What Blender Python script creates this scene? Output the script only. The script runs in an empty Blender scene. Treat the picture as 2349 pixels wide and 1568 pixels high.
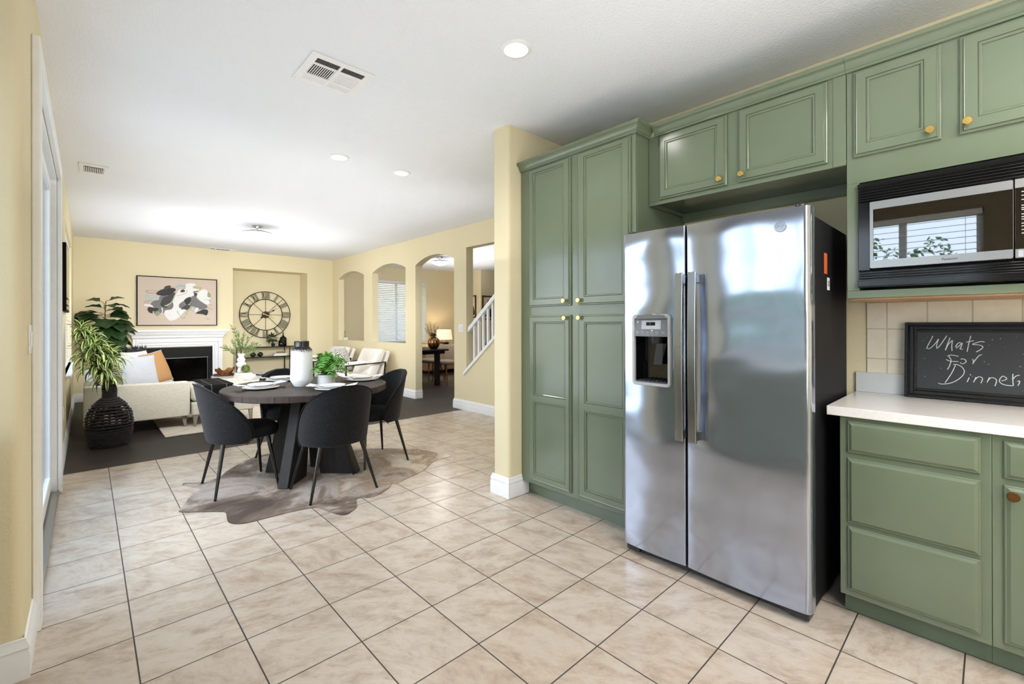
import bpy, math, random
from mathutils import Vector, Matrix
R = math.radians
PI = math.pi
random.seed(7)
COL = bpy.context.scene.collection
S3 = 1/3.0

# ------------------------------------------------------------------ mesh builder
class MB:
    def __init__(s):
        s.v, s.f, s.m = [], [], []
    def add(s, verts, faces, m=0):
        b = len(s.v)
        s.v += [tuple(v) for v in verts]
        s.f += [tuple(b+i for i in f) for f in faces]
        s.m += [m]*len(faces)
        return s
    def box(s, x0, y0, z0, x1, y1, z1, m=0):
        v = [(x0,y0,z0),(x1,y0,z0),(x1,y1,z0),(x0,y1,z0),(x0,y0,z1),(x1,y0,z1),(x1,y1,z1),(x0,y1,z1)]
        return s.add(v, [(0,3,2,1),(4,5,6,7),(0,1,5,4),(1,2,6,5),(2,3,7,6),(3,0,4,7)], m)
    def obox(s, c, size, rot=None, m=0):
        hx, hy, hz = size[0]/2, size[1]/2, size[2]/2
        M = rot if rot is not None else Matrix.Identity(3)
        v = [Vector(c) + M @ Vector(p) for p in [(-hx,-hy,-hz),(hx,-hy,-hz),(hx,hy,-hz),(-hx,hy,-hz),(-hx,-hy,hz),(hx,-hy,hz),(hx,hy,hz),(-hx,hy,hz)]]
        return s.add(v, [(0,3,2,1),(4,5,6,7),(0,1,5,4),(1,2,6,5),(2,3,7,6),(3,0,4,7)], m)
    def prism(s, poly, axis, a, b, m=0):
        """poly: 2D points in the two other axes (x,y)/(x,z)/(y,z); extruded along axis from a to b."""
        def P(p, t):
            return (p[0],p[1],t) if axis == 'z' else ((p[0],t,p[1]) if axis == 'y' else (t,p[0],p[1]))
        n = len(poly)
        v = [P(p,a) for p in poly] + [P(p,b) for p in poly]
        f = [tuple(range(n-1,-1,-1)), tuple(range(n,2*n))] + [(i,(i+1)%n,n+(i+1)%n,n+i) for i in range(n)]
        return s.add(v, f, m)
    def loft(s, loops, m=0, cap0=True, cap1=True, closed=True):
        n = len(loops[0]); v = [p for l in loops for p in l]; f = []
        for k in range(len(loops)-1):
            for i in range(n if closed else n-1):
                j = (i+1) % n
                f.append((k*n+i, k*n+j, (k+1)*n+j, (k+1)*n+i))
        if cap0: f.append(tuple(range(n-1,-1,-1)))
        if cap1: f.append(tuple((len(loops)-1)*n+i for i in range(n)))
        return s.add(v, f, m)
    def lathe(s, prof, c=(0,0,0), n=28, m=0, axis='z', sx=1, sy=1):
        loops = []
        for r, z in prof:
            l = []
            for i in range(n):
                a = 2*PI*i/n
                u, w = r*math.cos(a)*sx, r*math.sin(a)*sy
                p = (u,w,z) if axis == 'z' else ((z,u,w) if axis == 'x' else (u,z,w))
                l.append((c[0]+p[0], c[1]+p[1], c[2]+p[2]))
            loops.append(l)
        return s.loft(loops, m, prof[0][0] < .001, prof[-1][0] < .001)
    def tube(s, pts, r, n=8, m=0, cap=True):
        pts = [Vector(p) for p in pts]
        rr = r if isinstance(r, (list,tuple)) else [r]*len(pts)
        loops = []; up = None
        for i, p in enumerate(pts):
            t = (pts[min(i+1,len(pts)-1)] - pts[max(i-1,0)])
            t = t.normalized() if t.length > 1e-9 else Vector((0,0,1))
            if up is None:
                up = Vector((0,0,1)) if abs(t.z) < .9 else Vector((1,0,0))
            a = (up - t*up.dot(t)); a = a.normalized() if a.length > 1e-6 else t.orthogonal().normalized()
            up = a
            b = t.cross(a)
            loops.append([p + a*(rr[i]*math.cos(2*PI*k/n)) + b*(rr[i]*math.sin(2*PI*k/n)) for k in range(n)])
        return s.loft(loops, m, cap, cap)
    def bar(s, pts, w, h, m=0, up=(0,0,1)):
        """square section bar through points"""
        pts = [Vector(p) for p in pts]; loops = []
        for i, p in enumerate(pts):
            t = (pts[min(i+1,len(pts)-1)] - pts[max(i-1,0)]).normalized()
            u = Vector(up)
            a = (u - t*u.dot(t))
            a = a.normalized() if a.length > 1e-4 else t.orthogonal().normalized()
            b = t.cross(a)
            loops.append([p + a*h/2 + b*w/2, p + a*h/2 - b*w/2, p - a*h/2 - b*w/2, p - a*h/2 + b*w/2])
        return s.loft(loops, m)
    def grid(s, fn, nu, nv, m=0, closeu=False):
        v = [fn(i/(nu if closeu else nu-1), j/(nv-1)) for j in range(nv) for i in range(nu)]
        f = []
        for j in range(nv-1):
            for i in range(nu if closeu else nu-1):
                k = (i+1) % nu
                f.append((j*nu+i, j*nu+k, (j+1)*nu+k, (j+1)*nu+i))
        return s.add(v, f, m)
    def sweep(s, path, prof, m=0, side=1):
        """path: 2D polyline (x,y); prof: list of (offset, z). Offsets go to the left (side=1) / right of travel, mitred."""
        n = len(path); loops = []
        for i in range(n):
            p = Vector(path[i])
            d0 = (Vector(path[i]) - Vector(path[i-1])).normalized() if i > 0 else None
            d1 = (Vector(path[i+1]) - Vector(path[i])).normalized() if i < n-1 else None
            d0 = d0 or d1; d1 = d1 or d0
            n0 = Vector((-d0.y, d0.x))*side; n1 = Vector((-d1.y, d1.x))*side
            b = (n0+n1); b = b.normalized(); k = 1/max(.3, b.dot(n0))
            loops.append([(p.x + b.x*k*o, p.y + b.y*k*o, z) for o, z in prof])
        return s.loft(loops, m)
    def build(s, name, mats, parent=None, bevel=0, seg=2, smooth=35, subsurf=0, solid=0, soff=0.0, local=False):
        me = bpy.data.meshes.new(name)
        off = Vector((0,0,0))
        if parent is not None and not local:
            r = parent
            while r.parent is not None: r = r.parent
            off = r.location
        me.from_pydata([(v[0]-off[0], v[1]-off[1], v[2]-off[2]) for v in s.v], [], s.f)
        if not isinstance(mats, (list,tuple)): mats = [mats]
        for mt in mats: me.materials.append(mt)
        if len(mats) > 1:
            me.polygons.foreach_set('material_index', s.m)
        me.validate(); 
        import bmesh
        bm = bmesh.new(); bm.from_mesh(me); bmesh.ops.recalc_face_normals(bm, faces=bm.faces); bm.to_mesh(me); bm.free()
        if smooth:
            me.polygons.foreach_set('use_smooth', [True]*len(me.polygons))
            if smooth < 180: me.set_sharp_from_angle(angle=R(smooth))
        me.update()
        o = bpy.data.objects.new(name, me); COL.objects.link(o)
        if parent is not None: o.parent = parent
        if solid:
            md = o.modifiers.new('thick','SOLIDIFY'); md.thickness = solid; md.offset = soff
        if bevel:
            md = o.modifiers.new('edge','BEVEL'); md.width = bevel; md.segments = seg; md.limit_method = 'ANGLE'; md.angle_limit = R(40)
            md.harden_normals = False
        if subsurf:
            md = o.modifiers.new('round','SUBSURF'); md.levels = subsurf; md.render_levels = subsurf
        return o

def rebase(o, loc):
    """put the origin of a single-mesh thing at its base"""
    d = Vector(loc)
    for v in o.data.vertices: v.co -= d
    o.location = d
    return o
def tag(o, label=None, cat=None, group=None, kind=None):
    if label: o['label'] = label
    if cat: o['category'] = cat
    if group: o['group'] = group
    if kind: o['kind'] = kind
    return o
def thing(name, label, cat, loc=(0,0,0), group=None, kind=None):
    o = bpy.data.objects.new(name, None); COL.objects.link(o)
    o.empty_display_size = .05
    o.location = loc
    return tag(o, label, cat, group, kind)
def kids(o):
    return [c for c in bpy.data.objects if c.parent == o]
def dup(root, loc, rotz=0, label=None):
    r = root.copy(); COL.objects.link(r); r.location = loc; r.rotation_euler = (0,0,rotz)
    if label: r['label'] = label
    for ch in kids(root):
        c = ch.copy(); COL.objects.link(c); c.parent = r
        for g in kids(ch):
            d = g.copy(); COL.objects.link(d); d.parent = c
    return r
def catmull(pts, n=4, closed=True):
    out = []; N = len(pts)
    for i in range(N if closed else N-1):
        p0 = pts[(i-1) % N] if closed or i > 0 else pts[i]
        p1 = pts[i]; p2 = pts[(i+1) % N]
        p3 = pts[(i+2) % N] if closed or i+2 < N else pts[(i+1) % N]
        for k in range(n):
            t = k/n
            out.append(tuple(.5*((2*b)+(-a+c)*t+(2*a-5*b+4*c-d)*t*t+(-a+3*b-3*c+d)*t**3) for a,b,c,d in zip(p0,p1,p2,p3)))
    if not closed: out.append(tuple(pts[-1]))
    return out
def rrect(x0, y0, x1, y1, r, n=5):
    out = []
    for cx, cy, a0 in ((x1-r,y0+r,-90),(x1-r,y1-r,0),(x0+r,y1-r,90),(x0+r,y0+r,180)):
        for k in range(n+1):
            a = R(a0+90*k/n); out.append((cx+r*math.cos(a), cy+r*math.sin(a)))
    return out

# ------------------------------------------------------------------ materials
def srgb(r, g, b):
    f = lambda c: (c/255/12.92) if c/255 <= .04045 else ((c/255+.055)/1.055)**2.4
    return (f(r), f(g), f(b), 1)
class NT:
    def __init__(s, name):
        s.mat = bpy.data.materials.new(name); s.mat.use_nodes = True
        s.nt = s.mat.node_tree; s.n = s.nt.nodes; s.l = s.nt.links
        s.b = s.n['Principled BSDF']
    def node(s, t, **k):
        n = s.n.new(t)
        for a, v in k.items():
            if a.startswith('_'): setattr(n, a[1:], v)
            else: n.inputs[a.replace('__',' ')].default_value = v
        return n
    def link(s, a, b): s.l.new(a, b)
    def coord(s, kind='Object', scale=(1,1,1), rot=(0,0,0), loc=(0,0,0)):
        t = s.n.new('ShaderNodeTexCoord'); m = s.n.new('ShaderNodeMapping')
        m.inputs['Scale'].default_value = scale; m.inputs['Rotation'].default_value = rot; m.inputs['Location'].default_value = loc
        s.link(t.outputs[kind], m.inputs['Vector']); return m.outputs[0]
    def noise(s, vec, scale, detail=3, rough=.5, dist=0):
        n = s.n.new('ShaderNodeTexNoise'); n.inputs['Scale'].default_value = scale; n.inputs['Detail'].default_value = detail
        n.inputs['Roughness'].default_value = rough; n.inputs['Distortion'].default_value = dist
        if vec is not None: s.link(vec, n.inputs['Vector'])
        return n
    def ramp(s, fac, stops, interp='LINEAR'):
        r = s.n.new('ShaderNodeValToRGB'); r.color_ramp.interpolation = interp
        e = r.color_ramp.elements
        e[0].position, e[0].color = stops[0]; e[1].position, e[1].color = stops[-1]
        for p, c in stops[1:-1]:
            x = e.new(p); x.color = c
        s.link(fac, r.inputs[0]); return r.outputs[0]
    def mix(s, fac, a, b, mode='MIX'):
        m = s.n.new('ShaderNodeMix'); m.data_type = 'RGBA'; m.blend_type = mode
        for i, v in ((0,fac),(6,a),(7,b)):
            if hasattr(v, 'is_linked'): s.link(v, m.inputs[i])
            else: m.inputs[i].default_value = v
        return m.outputs[2]
    def math(s, op, a, b=None, c=None):
        m = s.n.new('ShaderNodeMath'); m.operation = op
        for i, v in enumerate((a,b,c)):
            if v is None: continue
            if hasattr(v, 'is_linked'): s.link(v, m.inputs[i])
            else: m.inputs[i].default_value = v
        return m.outputs[0]
    def bump(s, h, strength=.3, dist=.005):
        b = s.n.new('ShaderNodeBump'); b.inputs['Strength'].default_value = strength; b.inputs['Distance'].default_value = dist
        s.link(h, b.inputs['Height']); s.link(b.outputs[0], s.b.inputs['Normal']); return b
    def set(s, col=None, rough=None, metal=None, spec=None, coat=None):
        for k, v in (('Base Color',col),('Roughness',rough),('Metallic',metal),('Specular IOR Level',spec),('Coat Weight',coat)):
            if v is None: continue
            if hasattr(v, 'is_linked'): s.link(v, s.b.inputs[k])
            else: s.b.inputs[k].default_value = v
        return s
def plain(name, rgb, rough=.5, metal=0, var=.06, vs=18, spec=None, bump=0, bs=60, coat=None):
    """solid colour broken up by a little noise"""
    t = NT(name); c = srgb(*rgb)
    co = t.coord()
    n = t.noise(co, vs, 3)
    d = tuple(x*(1-var) for x in c[:3])+(1,); l = tuple(min(1,x*(1+var)) for x in c[:3])+(1,)
    t.set(t.ramp(n.outputs[0], [(.3,d),(.7,l)]), rough, metal, spec, coat)
    if bump:
        t.bump(t.noise(co, bs, 3).outputs[0], bump, .004)
    return t.mat
def emit(name, rgb, strength):
    t = NT(name); t.set(srgb(*rgb), .5)
    t.b.inputs['Emission Color'].default_value = srgb(*rgb); t.b.inputs['Emission Strength'].default_value = strength
    return t.mat
def glassy(name, tint=(255,255,255), rough=.0, amt=1.0):
    m = bpy.data.materials.new(name); m.use_nodes = True; nt = m.node_tree; nt.nodes.clear()
    o = nt.nodes.new('ShaderNodeOutputMaterial'); a = nt.nodes.new('ShaderNodeBsdfTransparent'); a.inputs[0].default_value = srgb(*tint)
    g = nt.nodes.new('ShaderNodeBsdfGlossy'); g.inputs['Roughness'].default_value = rough
    lw = nt.nodes.new('ShaderNodeLayerWeight'); lw.inputs[0].default_value = .5
    pw = nt.nodes.new('ShaderNodeMath'); pw.operation = 'POWER'; pw.inputs[1].default_value = 5
    f = nt.nodes.new('ShaderNodeMath'); f.operation = 'MULTIPLY_ADD'; f.inputs[1].default_value = .9*amt; f.inputs[2].default_value = .04*amt
    nt.links.new(lw.outputs['Facing'], pw.inputs[0]); nt.links.new(pw.outputs[0], f.inputs[0])
    mx = nt.nodes.new('ShaderNodeMixShader')
    nt.links.new(f.outputs[0], mx.inputs[0]); nt.links.new(a.outputs[0], mx.inputs[1]); nt.links.new(g.outputs[0], mx.inputs[2]); nt.links.new(mx.outputs[0], o.inputs[0])
    return m

M = {}
# painted plaster walls
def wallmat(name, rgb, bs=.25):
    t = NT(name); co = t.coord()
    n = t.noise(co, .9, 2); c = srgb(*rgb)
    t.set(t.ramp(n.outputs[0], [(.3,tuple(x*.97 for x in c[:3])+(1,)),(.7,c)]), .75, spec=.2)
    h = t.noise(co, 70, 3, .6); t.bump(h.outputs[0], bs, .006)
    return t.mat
M['wall_shade'] = wallmat('sink_wall_shade_tone', (120,108,84))  # wall paint darkened: shade put into the colour for the reflections
M['wall'] = wallmat('wall_paint', (229,217,181))
M['ceil'] = wallmat('ceiling_paint', (238,241,247), .7)
M['trim'] = plain('white_trim_paint', (240,241,243), .38, var=.02)
M['white'] = plain('white_satin', (238,238,238), .45, var=.02)
# floor tile, one third of a metre, grout on the grid lines
def tile_mat():
    t = NT('beige_stone_tile'); tc = t.n.new('ShaderNodeTexCoord')
    sc = t.n.new('ShaderNodeVectorMath'); sc.operation = 'SCALE'; sc.inputs['Scale'].default_value = 3.0
    t.link(tc.outputs['Object'], sc.inputs[0])
    sx = t.n.new('ShaderNodeSeparateXYZ'); t.link(sc.outputs[0], sx.inputs[0])
    def edge(o):
        f = t.math('FRACT', o); return t.math('ABSOLUTE', t.math('SUBTRACT', f, .5))
    e = t.math('MAXIMUM', edge(sx.outputs[0]), edge(sx.outputs[1]))
    gm = t.n.new('ShaderNodeMapRange'); gm.inputs[1].default_value = .4905; gm.inputs[2].default_value = .4940; t.link(e, gm.inputs[0])
    fl = t.n.new('ShaderNodeVectorMath'); fl.operation = 'FLOOR'; t.link(sc.outputs[0], fl.inputs[0])
    wn = t.n.new('ShaderNodeTexWhiteNoise'); wn.noise_dimensions = '2D'; t.link(fl.outputs[0], wn.inputs['Vector'])
    # each tile shows its own piece of the veining, turned a little
    off = t.n.new('ShaderNodeVectorMath'); off.operation = 'SCALE'; off.inputs['Scale'].default_value = 40.0; t.link(wn.outputs['Color'], off.inputs[0])
    rot = t.n.new('ShaderNodeVectorRotate'); rot.rotation_type = 'Z_AXIS'; t.link(tc.outputs['Object'], rot.inputs['Vector'])
    ang = t.math('MULTIPLY_ADD', wn.outputs['Value'], 1.1, .25); t.link(ang, rot.inputs['Angle'])
    ad = t.n.new('ShaderNodeVectorMath'); ad.operation = 'ADD'; t.link(rot.outputs[0], ad.inputs[0]); t.link(off.outputs[0], ad.inputs[1])
    mp = t.n.new('ShaderNodeMapping'); mp.inputs['Scale'].default_value = (1,1.9,1); t.link(ad.outputs[0], mp.inputs[0])
    n1 = t.noise(mp.outputs[0], 5.2, 8, .74, .35)
    n2 = t.noise(mp.outputs[0], 17.0, 8, .74, .5)
    base = t.ramp(n1.outputs[0], [(.30,srgb(142,118,98)),(.43,srgb(184,166,148)),(.55,srgb(204,193,180)),(.75,srgb(214,206,196))])
    vein = t.ramp(n2.outputs[0], [(.30,srgb(112,94,80)),(.40,srgb(196,184,172)),(.5,srgb(212,204,194)),(1,srgb(221,214,206))])
    c = t.mix(.55, base, vein, 'MULTIPLY')
    c = t.mix(.20, c, srgb(230,220,208))
    hue = t.mix(t.math('MULTIPLY', wn.outputs['Value'], .20), c, srgb(188,166,146))
    col = t.mix(gm.outputs[0], hue, srgb(60,52,47))
    rg = t.math('MULTIPLY_ADD', gm.outputs[0], .5, .24)
    t.set(col, rg, spec=.5)
    hh = t.math('SUBTRACT', t.math('MULTIPLY', n2.outputs[0], .16), gm.outputs[0]); t.bump(hh, .35, .003)
    return t.mat
M['tile'] = tile_mat()
def wood_floor():
    t = NT('dark_plank_flooring'); co = t.coord()
    b = t.n.new('ShaderNodeTexBrick'); b.offset = .37; b.inputs['Scale'].default_value = 1
    b.inputs['Brick Width'].default_value = 1.25; b.inputs['Row Height'].default_value = .18; b.inputs['Mortar Size'].default_value = .0016
    b.inputs['Color1'].default_value = srgb(60,51,46); b.inputs['Color2'].default_value = srgb(48,41,37); b.inputs['Mortar'].default_value = srgb(38,32,29); b.inputs['Bias'].default_value = 0
    t.link(co, b.inputs['Vector'])
    n = t.noise(t.coord(scale=(1.2,18,1)), 4, 5, .6, .4)
    c = t.mix(.55, b.outputs[0], t.ramp(n.outputs[0], [(.3,(.35,.33,.32,1)),(.7,(1,1,1,1))]), 'MULTIPLY')
    t.set(c, .5, spec=.22); t.bump(n.outputs[0], .08, .002); return t.mat
M['plank'] = wood_floor()
def paint_green():
    t = NT('sage_green_paint'); co = t.coord()
    n = t.noise(co, 3, 3); t.set(t.ramp(n.outputs[0], [(.3,srgb(101,112,90)),(.7,srgb(106,117,95))]), .17, spec=.55)
    t.bump(t.noise(co, 220, 2).outputs[0], .06, .001); return t.mat
M['green'] = paint_green()
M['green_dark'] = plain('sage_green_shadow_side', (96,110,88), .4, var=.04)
def steel(name, v=(176,177,180), rough=.2, wave=.0, metal=1.0):
    t = NT(name); co = t.coord(scale=(1,1,1))
    n = t.noise(t.coord(scale=(30,30,900)), 1.0, 2)
    c = srgb(*v)
    t.set(t.ramp(n.outputs[0], [(.3,tuple(x*.96 for x in c[:3])+(1,)),(.7,c)]), rough, metal)
    if wave:
        w = t.noise(t.coord(scale=(.6,1.1,2.1)), 1.6, 1, .4); t.bump(w.outputs[0], wave, .06)
    return t.mat
M['steel'] = steel('brushed_steel', (178,186,202), .14, .45, .9)
M['steel2'] = steel('steel_trim', (168,167,164), .3)
M['chrome'] = steel('polished_steel', (166,169,174), .2)
M['brass'] = plain('brass', (222,188,108), .25, 1.0, var=.03)
M['bronze'] = plain('aged_bronze', (120,84,48), .4, 1.0)
M['black'] = plain('black_paint', (10,10,11), .6, var=.1, spec=.12)
M['blackgloss'] = plain('black_gloss', (9,9,10), .03, var=.05, spec=.6)
M['mirrorblack'] = plain('black_oven_glass', (8,8,9), .015, var=.05)
M['mirrorblack'].node_tree.nodes['Principled BSDF'].inputs['IOR'].default_value = 2.6
M['blackmet'] = plain('black_metal', (14,14,15), .14, 0, var=.05)
M['fridgeside'] = plain('charcoal_textured_steel', (24,24,26), .6, 0, var=.08, bump=.1, bs=300, spec=.15)
M['darkplastic'] = plain('dark_plastic', (38,38,40), .35)
M['greyplastic'] = plain('grey_plastic', (112,112,114), .3, .4)
M['silverpl'] = plain('silver_plastic', (176,178,182), .35, .3)
def boucle():
    t = NT('black_boucle_fabric'); co = t.coord()
    n = t.noise(co, 260, 3, .7); v = t.n.new('ShaderNodeTexVoronoi'); v.inputs['Scale'].default_value = 330; t.link(co, v.inputs['Vector'])
    t.set(t.ramp(n.outputs[0], [(.42,srgb(9,9,10)),(.62,srgb(30,30,33)),(.72,srgb(96,96,102))]), .9, spec=.15)
    t.b.inputs['Sheen Weight'].default_value = .08
    t.bump(v.outputs['Distance'], .5, .003); return t.mat
M['boucle'] = boucle()
M['velvet'] = plain('black_seat_fabric', (14,14,16), .85, var=.25, vs=160, spec=.2, bump=.3, bs=160)
def wood(name, a, b, scale=(1,14,1), rough=.5, rot=0, seams=None):
    t = NT(name)
    n = t.noise(t.coord(scale=scale, rot=(0,0,rot)), 5, 6, .65, .6)
    col = t.ramp(n.outputs[0], [(.3,srgb(*a)),(.7,srgb(*b))])
    if seams:
        w = t.coord(rot=(0,0,rot)); sx = t.n.new('ShaderNodeSeparateXYZ'); t.link(w, sx.inputs[0])
        f = t.math('ABSOLUTE', t.math('SUBTRACT', t.math('FRACT', t.math('MULTIPLY_ADD', sx.outputs[1], 1/seams, .27)), .5))
        k = t.n.new('ShaderNodeMapRange'); k.inputs[1].default_value = .480; k.inputs[2].default_value = .488; t.link(f, k.inputs[0])
        col = t.mix(k.outputs[0], col, (.001,.001,.001,1))
    t.set(col, rough, spec=.22); t.bump(n.outputs[0], .15, .003); return t.mat
M['tabletop'] = wood('dark_oak_table_top', (34,27,24), (64,53,48), (1,22,1), .55, R(-45), .25)
M['darkoak'] = wood('black_stained_oak', (22,21,21), (46,43,42), (14,14,1), .5)
def linen(name, a, b, sc=(60,60,60), bump=.35):
    t = NT(name); co = t.coord(scale=(1,1,1))
    n = t.noise(t.coord(scale=(sc[0]*.25,sc[1],sc[2])), 3, 4, .7)
    t.set(t.ramp(n.outputs[0], [(.3,srgb(*a)),(.72,srgb(*b))]), .9, spec=.2); t.bump(n.outputs[0], bump, .003); return t.mat
M['sofa'] = linen('oatmeal_linen', (176,171,156), (206,201,188))
M['pillow_white'] = linen('white_cotton', (158,161,168), (178,181,187))
M['pillow_tan'] = linen('tan_weave', (138,98,60), (188,146,98), (160,160,160))
M['pillow_fur'] = plain('black_shaggy_fabric', (34,33,36), .95, var=.5, vs=90, bump=1, bs=90)
M['cream'] = linen('cream_linen', (214,208,198), (232,227,219))
M['porcelain'] = plain('white_porcelain', (240,241,243), .18, var=.015)
M['potwhite'] = plain('matte_white_ceramic', (226,227,228), .55, var=.02)
M['leaf'] = plain('fern_green', (80,142,44), .5, var=.35, vs=40)
M['leafdk'] = plain('dark_leaf', (38,62,26), .42, var=.3, vs=14)
M['leafgrey'] = plain('olive_branch_leaf', (84,108,58), .5, var=.35, vs=40)
M['strip_g'] = plain('dracaena_green', (54,86,34), .4, var=.25, vs=30)
M['strip_y'] = plain('dracaena_cream_edge', (206,218,140), .4, var=.1, vs=30)
M['stem'] = plain('plant_stem', (96,82,52), .8)
M['basketblk'] = plain('black_woven_fibre', (24,22,21), .75, var=.35, vs=120, bump=.6, bs=120)
M['marble'] = None
def marble():
    t = NT('white_marble'); n = t.noise(t.coord(scale=(1,1.6,1)), 3, 6, .6, 2.2)
    t.set(t.ramp(n.outputs[0], [(.38,srgb(226,222,218)),(.49,srgb(196,188,184)),(.53,srgb(232,228,224)),(1,srgb(238,235,231))]), .15); return t.mat
M['marble'] = marble()
M['glass'] = glassy('clear_window_glass')
M['shelfglass'] = glassy('shelf_glass', (205,214,210))
M['smoke'] = glassy('smoky_bottle_glass', (92,92,98), rough=.05)
M['light'] = emit('lamp_white', (255,252,246), 9)
# ================================================================== SETTING
H = 2.743
def struct(name, mb, m, label, cat, parent=None, **k):
    o = mb.build(name, m, parent, **k)
    if parent is None: tag(o, label, cat, kind='structure')
    return o
# floors
mb = MB(); mb.box(-1.2,-3.4,-.12, 3.965,5.02,0); struct('floor', mb, M['tile'], 'beige stone tile floor of the kitchen with dark grout lines', 'floor', smooth=0)
mb = MB(); mb.box(-.6,5.02,-.12, 3.965,10.6,0); mb.box(3.965,2.0,-.12, 9.8,10.6,0); struct('wood_floor', mb, M['plank'], 'dark brown plank floor of the living and dining rooms', 'floor', smooth=0)
mb = MB(); mb.box(-1.3,-3.5,H, 9.9,10.8,H+.15); struct('ceiling', mb, M['ceil'], 'white textured ceiling over the whole open plan', 'ceiling', smooth=0)

XL, YB, XR = -.305, 9.97, 3.965
# left wall: sliding door opening and one window opening
DY0, DY1, DZ = 2.41, 4.46, 2.39
WY0, WY1, WZ0, WZ1 = 6.30, 8.75, .74, 2.40
mb = MB()
T = .16
c = .035
corner = [(XL-T,DY0),(XL,DY0)] + [(XL-c+c*math.cos(R(a)), 2.0+c+c*math.sin(R(a))) for a in (0,-15,-30,-45,-60,-75,-90)] + [(-1.15,2.0),(-1.15,2.0+T),(XL-T,2.0+T)]
mb.prism(corner, 'z', 0, H)
mb.box(XL-T,DY0,DZ, XL,DY1,H)
mb.box(XL-T,DY1,0, XL,WY0,H)
mb.box(XL-T,WY0,0, XL,WY1,WZ0); mb.box(XL-T,WY0,WZ1, XL,WY1,H)
mb.box(XL-T,WY1,0, XL,10.6,H)
struct('wall_left', mb, M['wall'], 'pale yellow left wall with the sliding door and living room window', 'wall')
# back wall with fireplace opening and tall niche
NX0, NX1, NZ, ND = 1.98, 3.41, 2.41, 10.45
FX0, FX1, FZ = .60, 1.63, .86
mb = MB()
mb.box(XL,YB,0, FX0,10.6,H); mb.box(FX0,YB,FZ, FX1,10.6,H); mb.box(FX1,YB,0, NX0,10.6,H)
mb.box(NX0,YB,NZ, NX1,10.6,H); mb.box(NX1,YB,0, XR,10.6,H); mb.box(NX0,ND,0, NX1,10.6,NZ); mb.box(FX0,10.42,0,FX1,10.6,FZ)
struct('wall_back', mb, M['wall'], 'pale yellow back wall of the living room with a square niche', 'wall', smooth=0)
# right wall with arches
def arch_top(y0, y1, zs, za, n=16):
    w = (y1-y0)/2; h = za-zs; r = (w*w+h*h)/(2*h); cz = za-r; cy = (y0+y1)/2
    a = math.asin(w/r)
    return [(cy+r*math.sin(-a+2*a*i/n), cz+r*math.cos(-a+2*a*i/n)) for i in range(n+1)]
XR2 = 4.095
mb = MB()
def seg(y0,y1,z0,z1): mb.box(XR,y0,z0, XR2,y1,z1)
seg(9.63,10.6,0,H); seg(7.99,8.35,0,H); seg(6.37,6.70,0,H); seg(4.945,5.25,0,H)
for y0,y1,sill in ((8.35,9.63,.935),(6.70,7.99,.935),(5.25,6.37,None)):
    if sill: seg(y0,y1,0,sill)
    a = arch_top(y0,y1,2.285,2.41)
    mb.prism([(y1,H),(y0,H)] + a, 'x', XR, XR2)
seg(2.0,4.945,2.415,H)
mb.prism([(2.0,0),(4.945,0),(4.945,.585),(2.61,2.415),(2.0,2.415)], 'x', XR, XR2)
struct('wall_right', mb, M['wall'], 'pale yellow wall with two arched pass-throughs and an arched doorway', 'wall', smooth=40)
# wing wall next to the pantry, rounded end
mb = MB(); r = .03; x0, y0, y1 = 2.115, 2.025, 2.20
mb.prism([(3.96,y0)] + [(3.96,y1)] + [(x0+r+r*math.cos(R(a)), y1-r+r*math.sin(R(a))) for a in range(90,181,15)] + [(x0+r+r*math.cos(R(a)), y0+r+r*math.sin(R(a))) for a in range(180,271,15)], 'z', 0, H)
struct('wall_pantry_end', mb, M['wall'], 'narrow cream wall end beside the tall green pantry', 'wall')
mb = MB(); mb.box(2.87,-3.3,0, 3.02,2.03,H); struct('wall_kitchen_right', mb, M['wall'], 'pale yellow wall behind the refrigerator and kitchen cabinets', 'wall', smooth=0)
# kitchen side behind the camera, with its window over the sink (seen in the reflections)
KX = -1.0; KY0, KY1, KZ0, KZ1 = -.36, 1.90, 1.06, 2.32
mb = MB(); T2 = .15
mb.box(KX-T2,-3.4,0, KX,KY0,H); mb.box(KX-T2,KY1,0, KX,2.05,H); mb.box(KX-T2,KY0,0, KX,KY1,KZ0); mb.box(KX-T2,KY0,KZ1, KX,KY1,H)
struct('wall_kitchen_left', mb, M['wall_shade'], 'wall around the kitchen sink window with shade put into its colour', 'wall', smooth=0)
mb = MB(); mb.box(-1.15,-3.4,0, 3.0,-3.25,H); struct('wall_kitchen_rear', mb, M['wall'], 'pale yellow wall at the near end of the kitchen', 'wall', smooth=0)
# dining room and hall beyond the arches
DB = 10.12
DX0, DX1, DZ0, DZ1 = 5.05, 6.57, .80, 2.40
mb = MB()
mb.box(XR2,DB,0, DX0,10.6,H); mb.box(DX1,DB,0, 7.6,10.6,H); mb.box(DX0,DB,0, DX1,10.6,DZ0); mb.box(DX0,DB,DZ1, DX1,10.6,H)
struct('wall_dining_back', mb, M['wall'], 'yellow back wall of the dining room around its window', 'wall', smooth=0)
mb = MB(); mb.box(7.57,9.0,0, 9.8,10.6,H); mb.box(9.6,2.0,0, 9.8,9.0,H); mb.box(XR2,1.9,0, 9.8,2.05,H)
struct('wall_dining_right', mb, M['wall'], 'yellow corner wall seen through the stair opening', 'wall', smooth=0)

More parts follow.
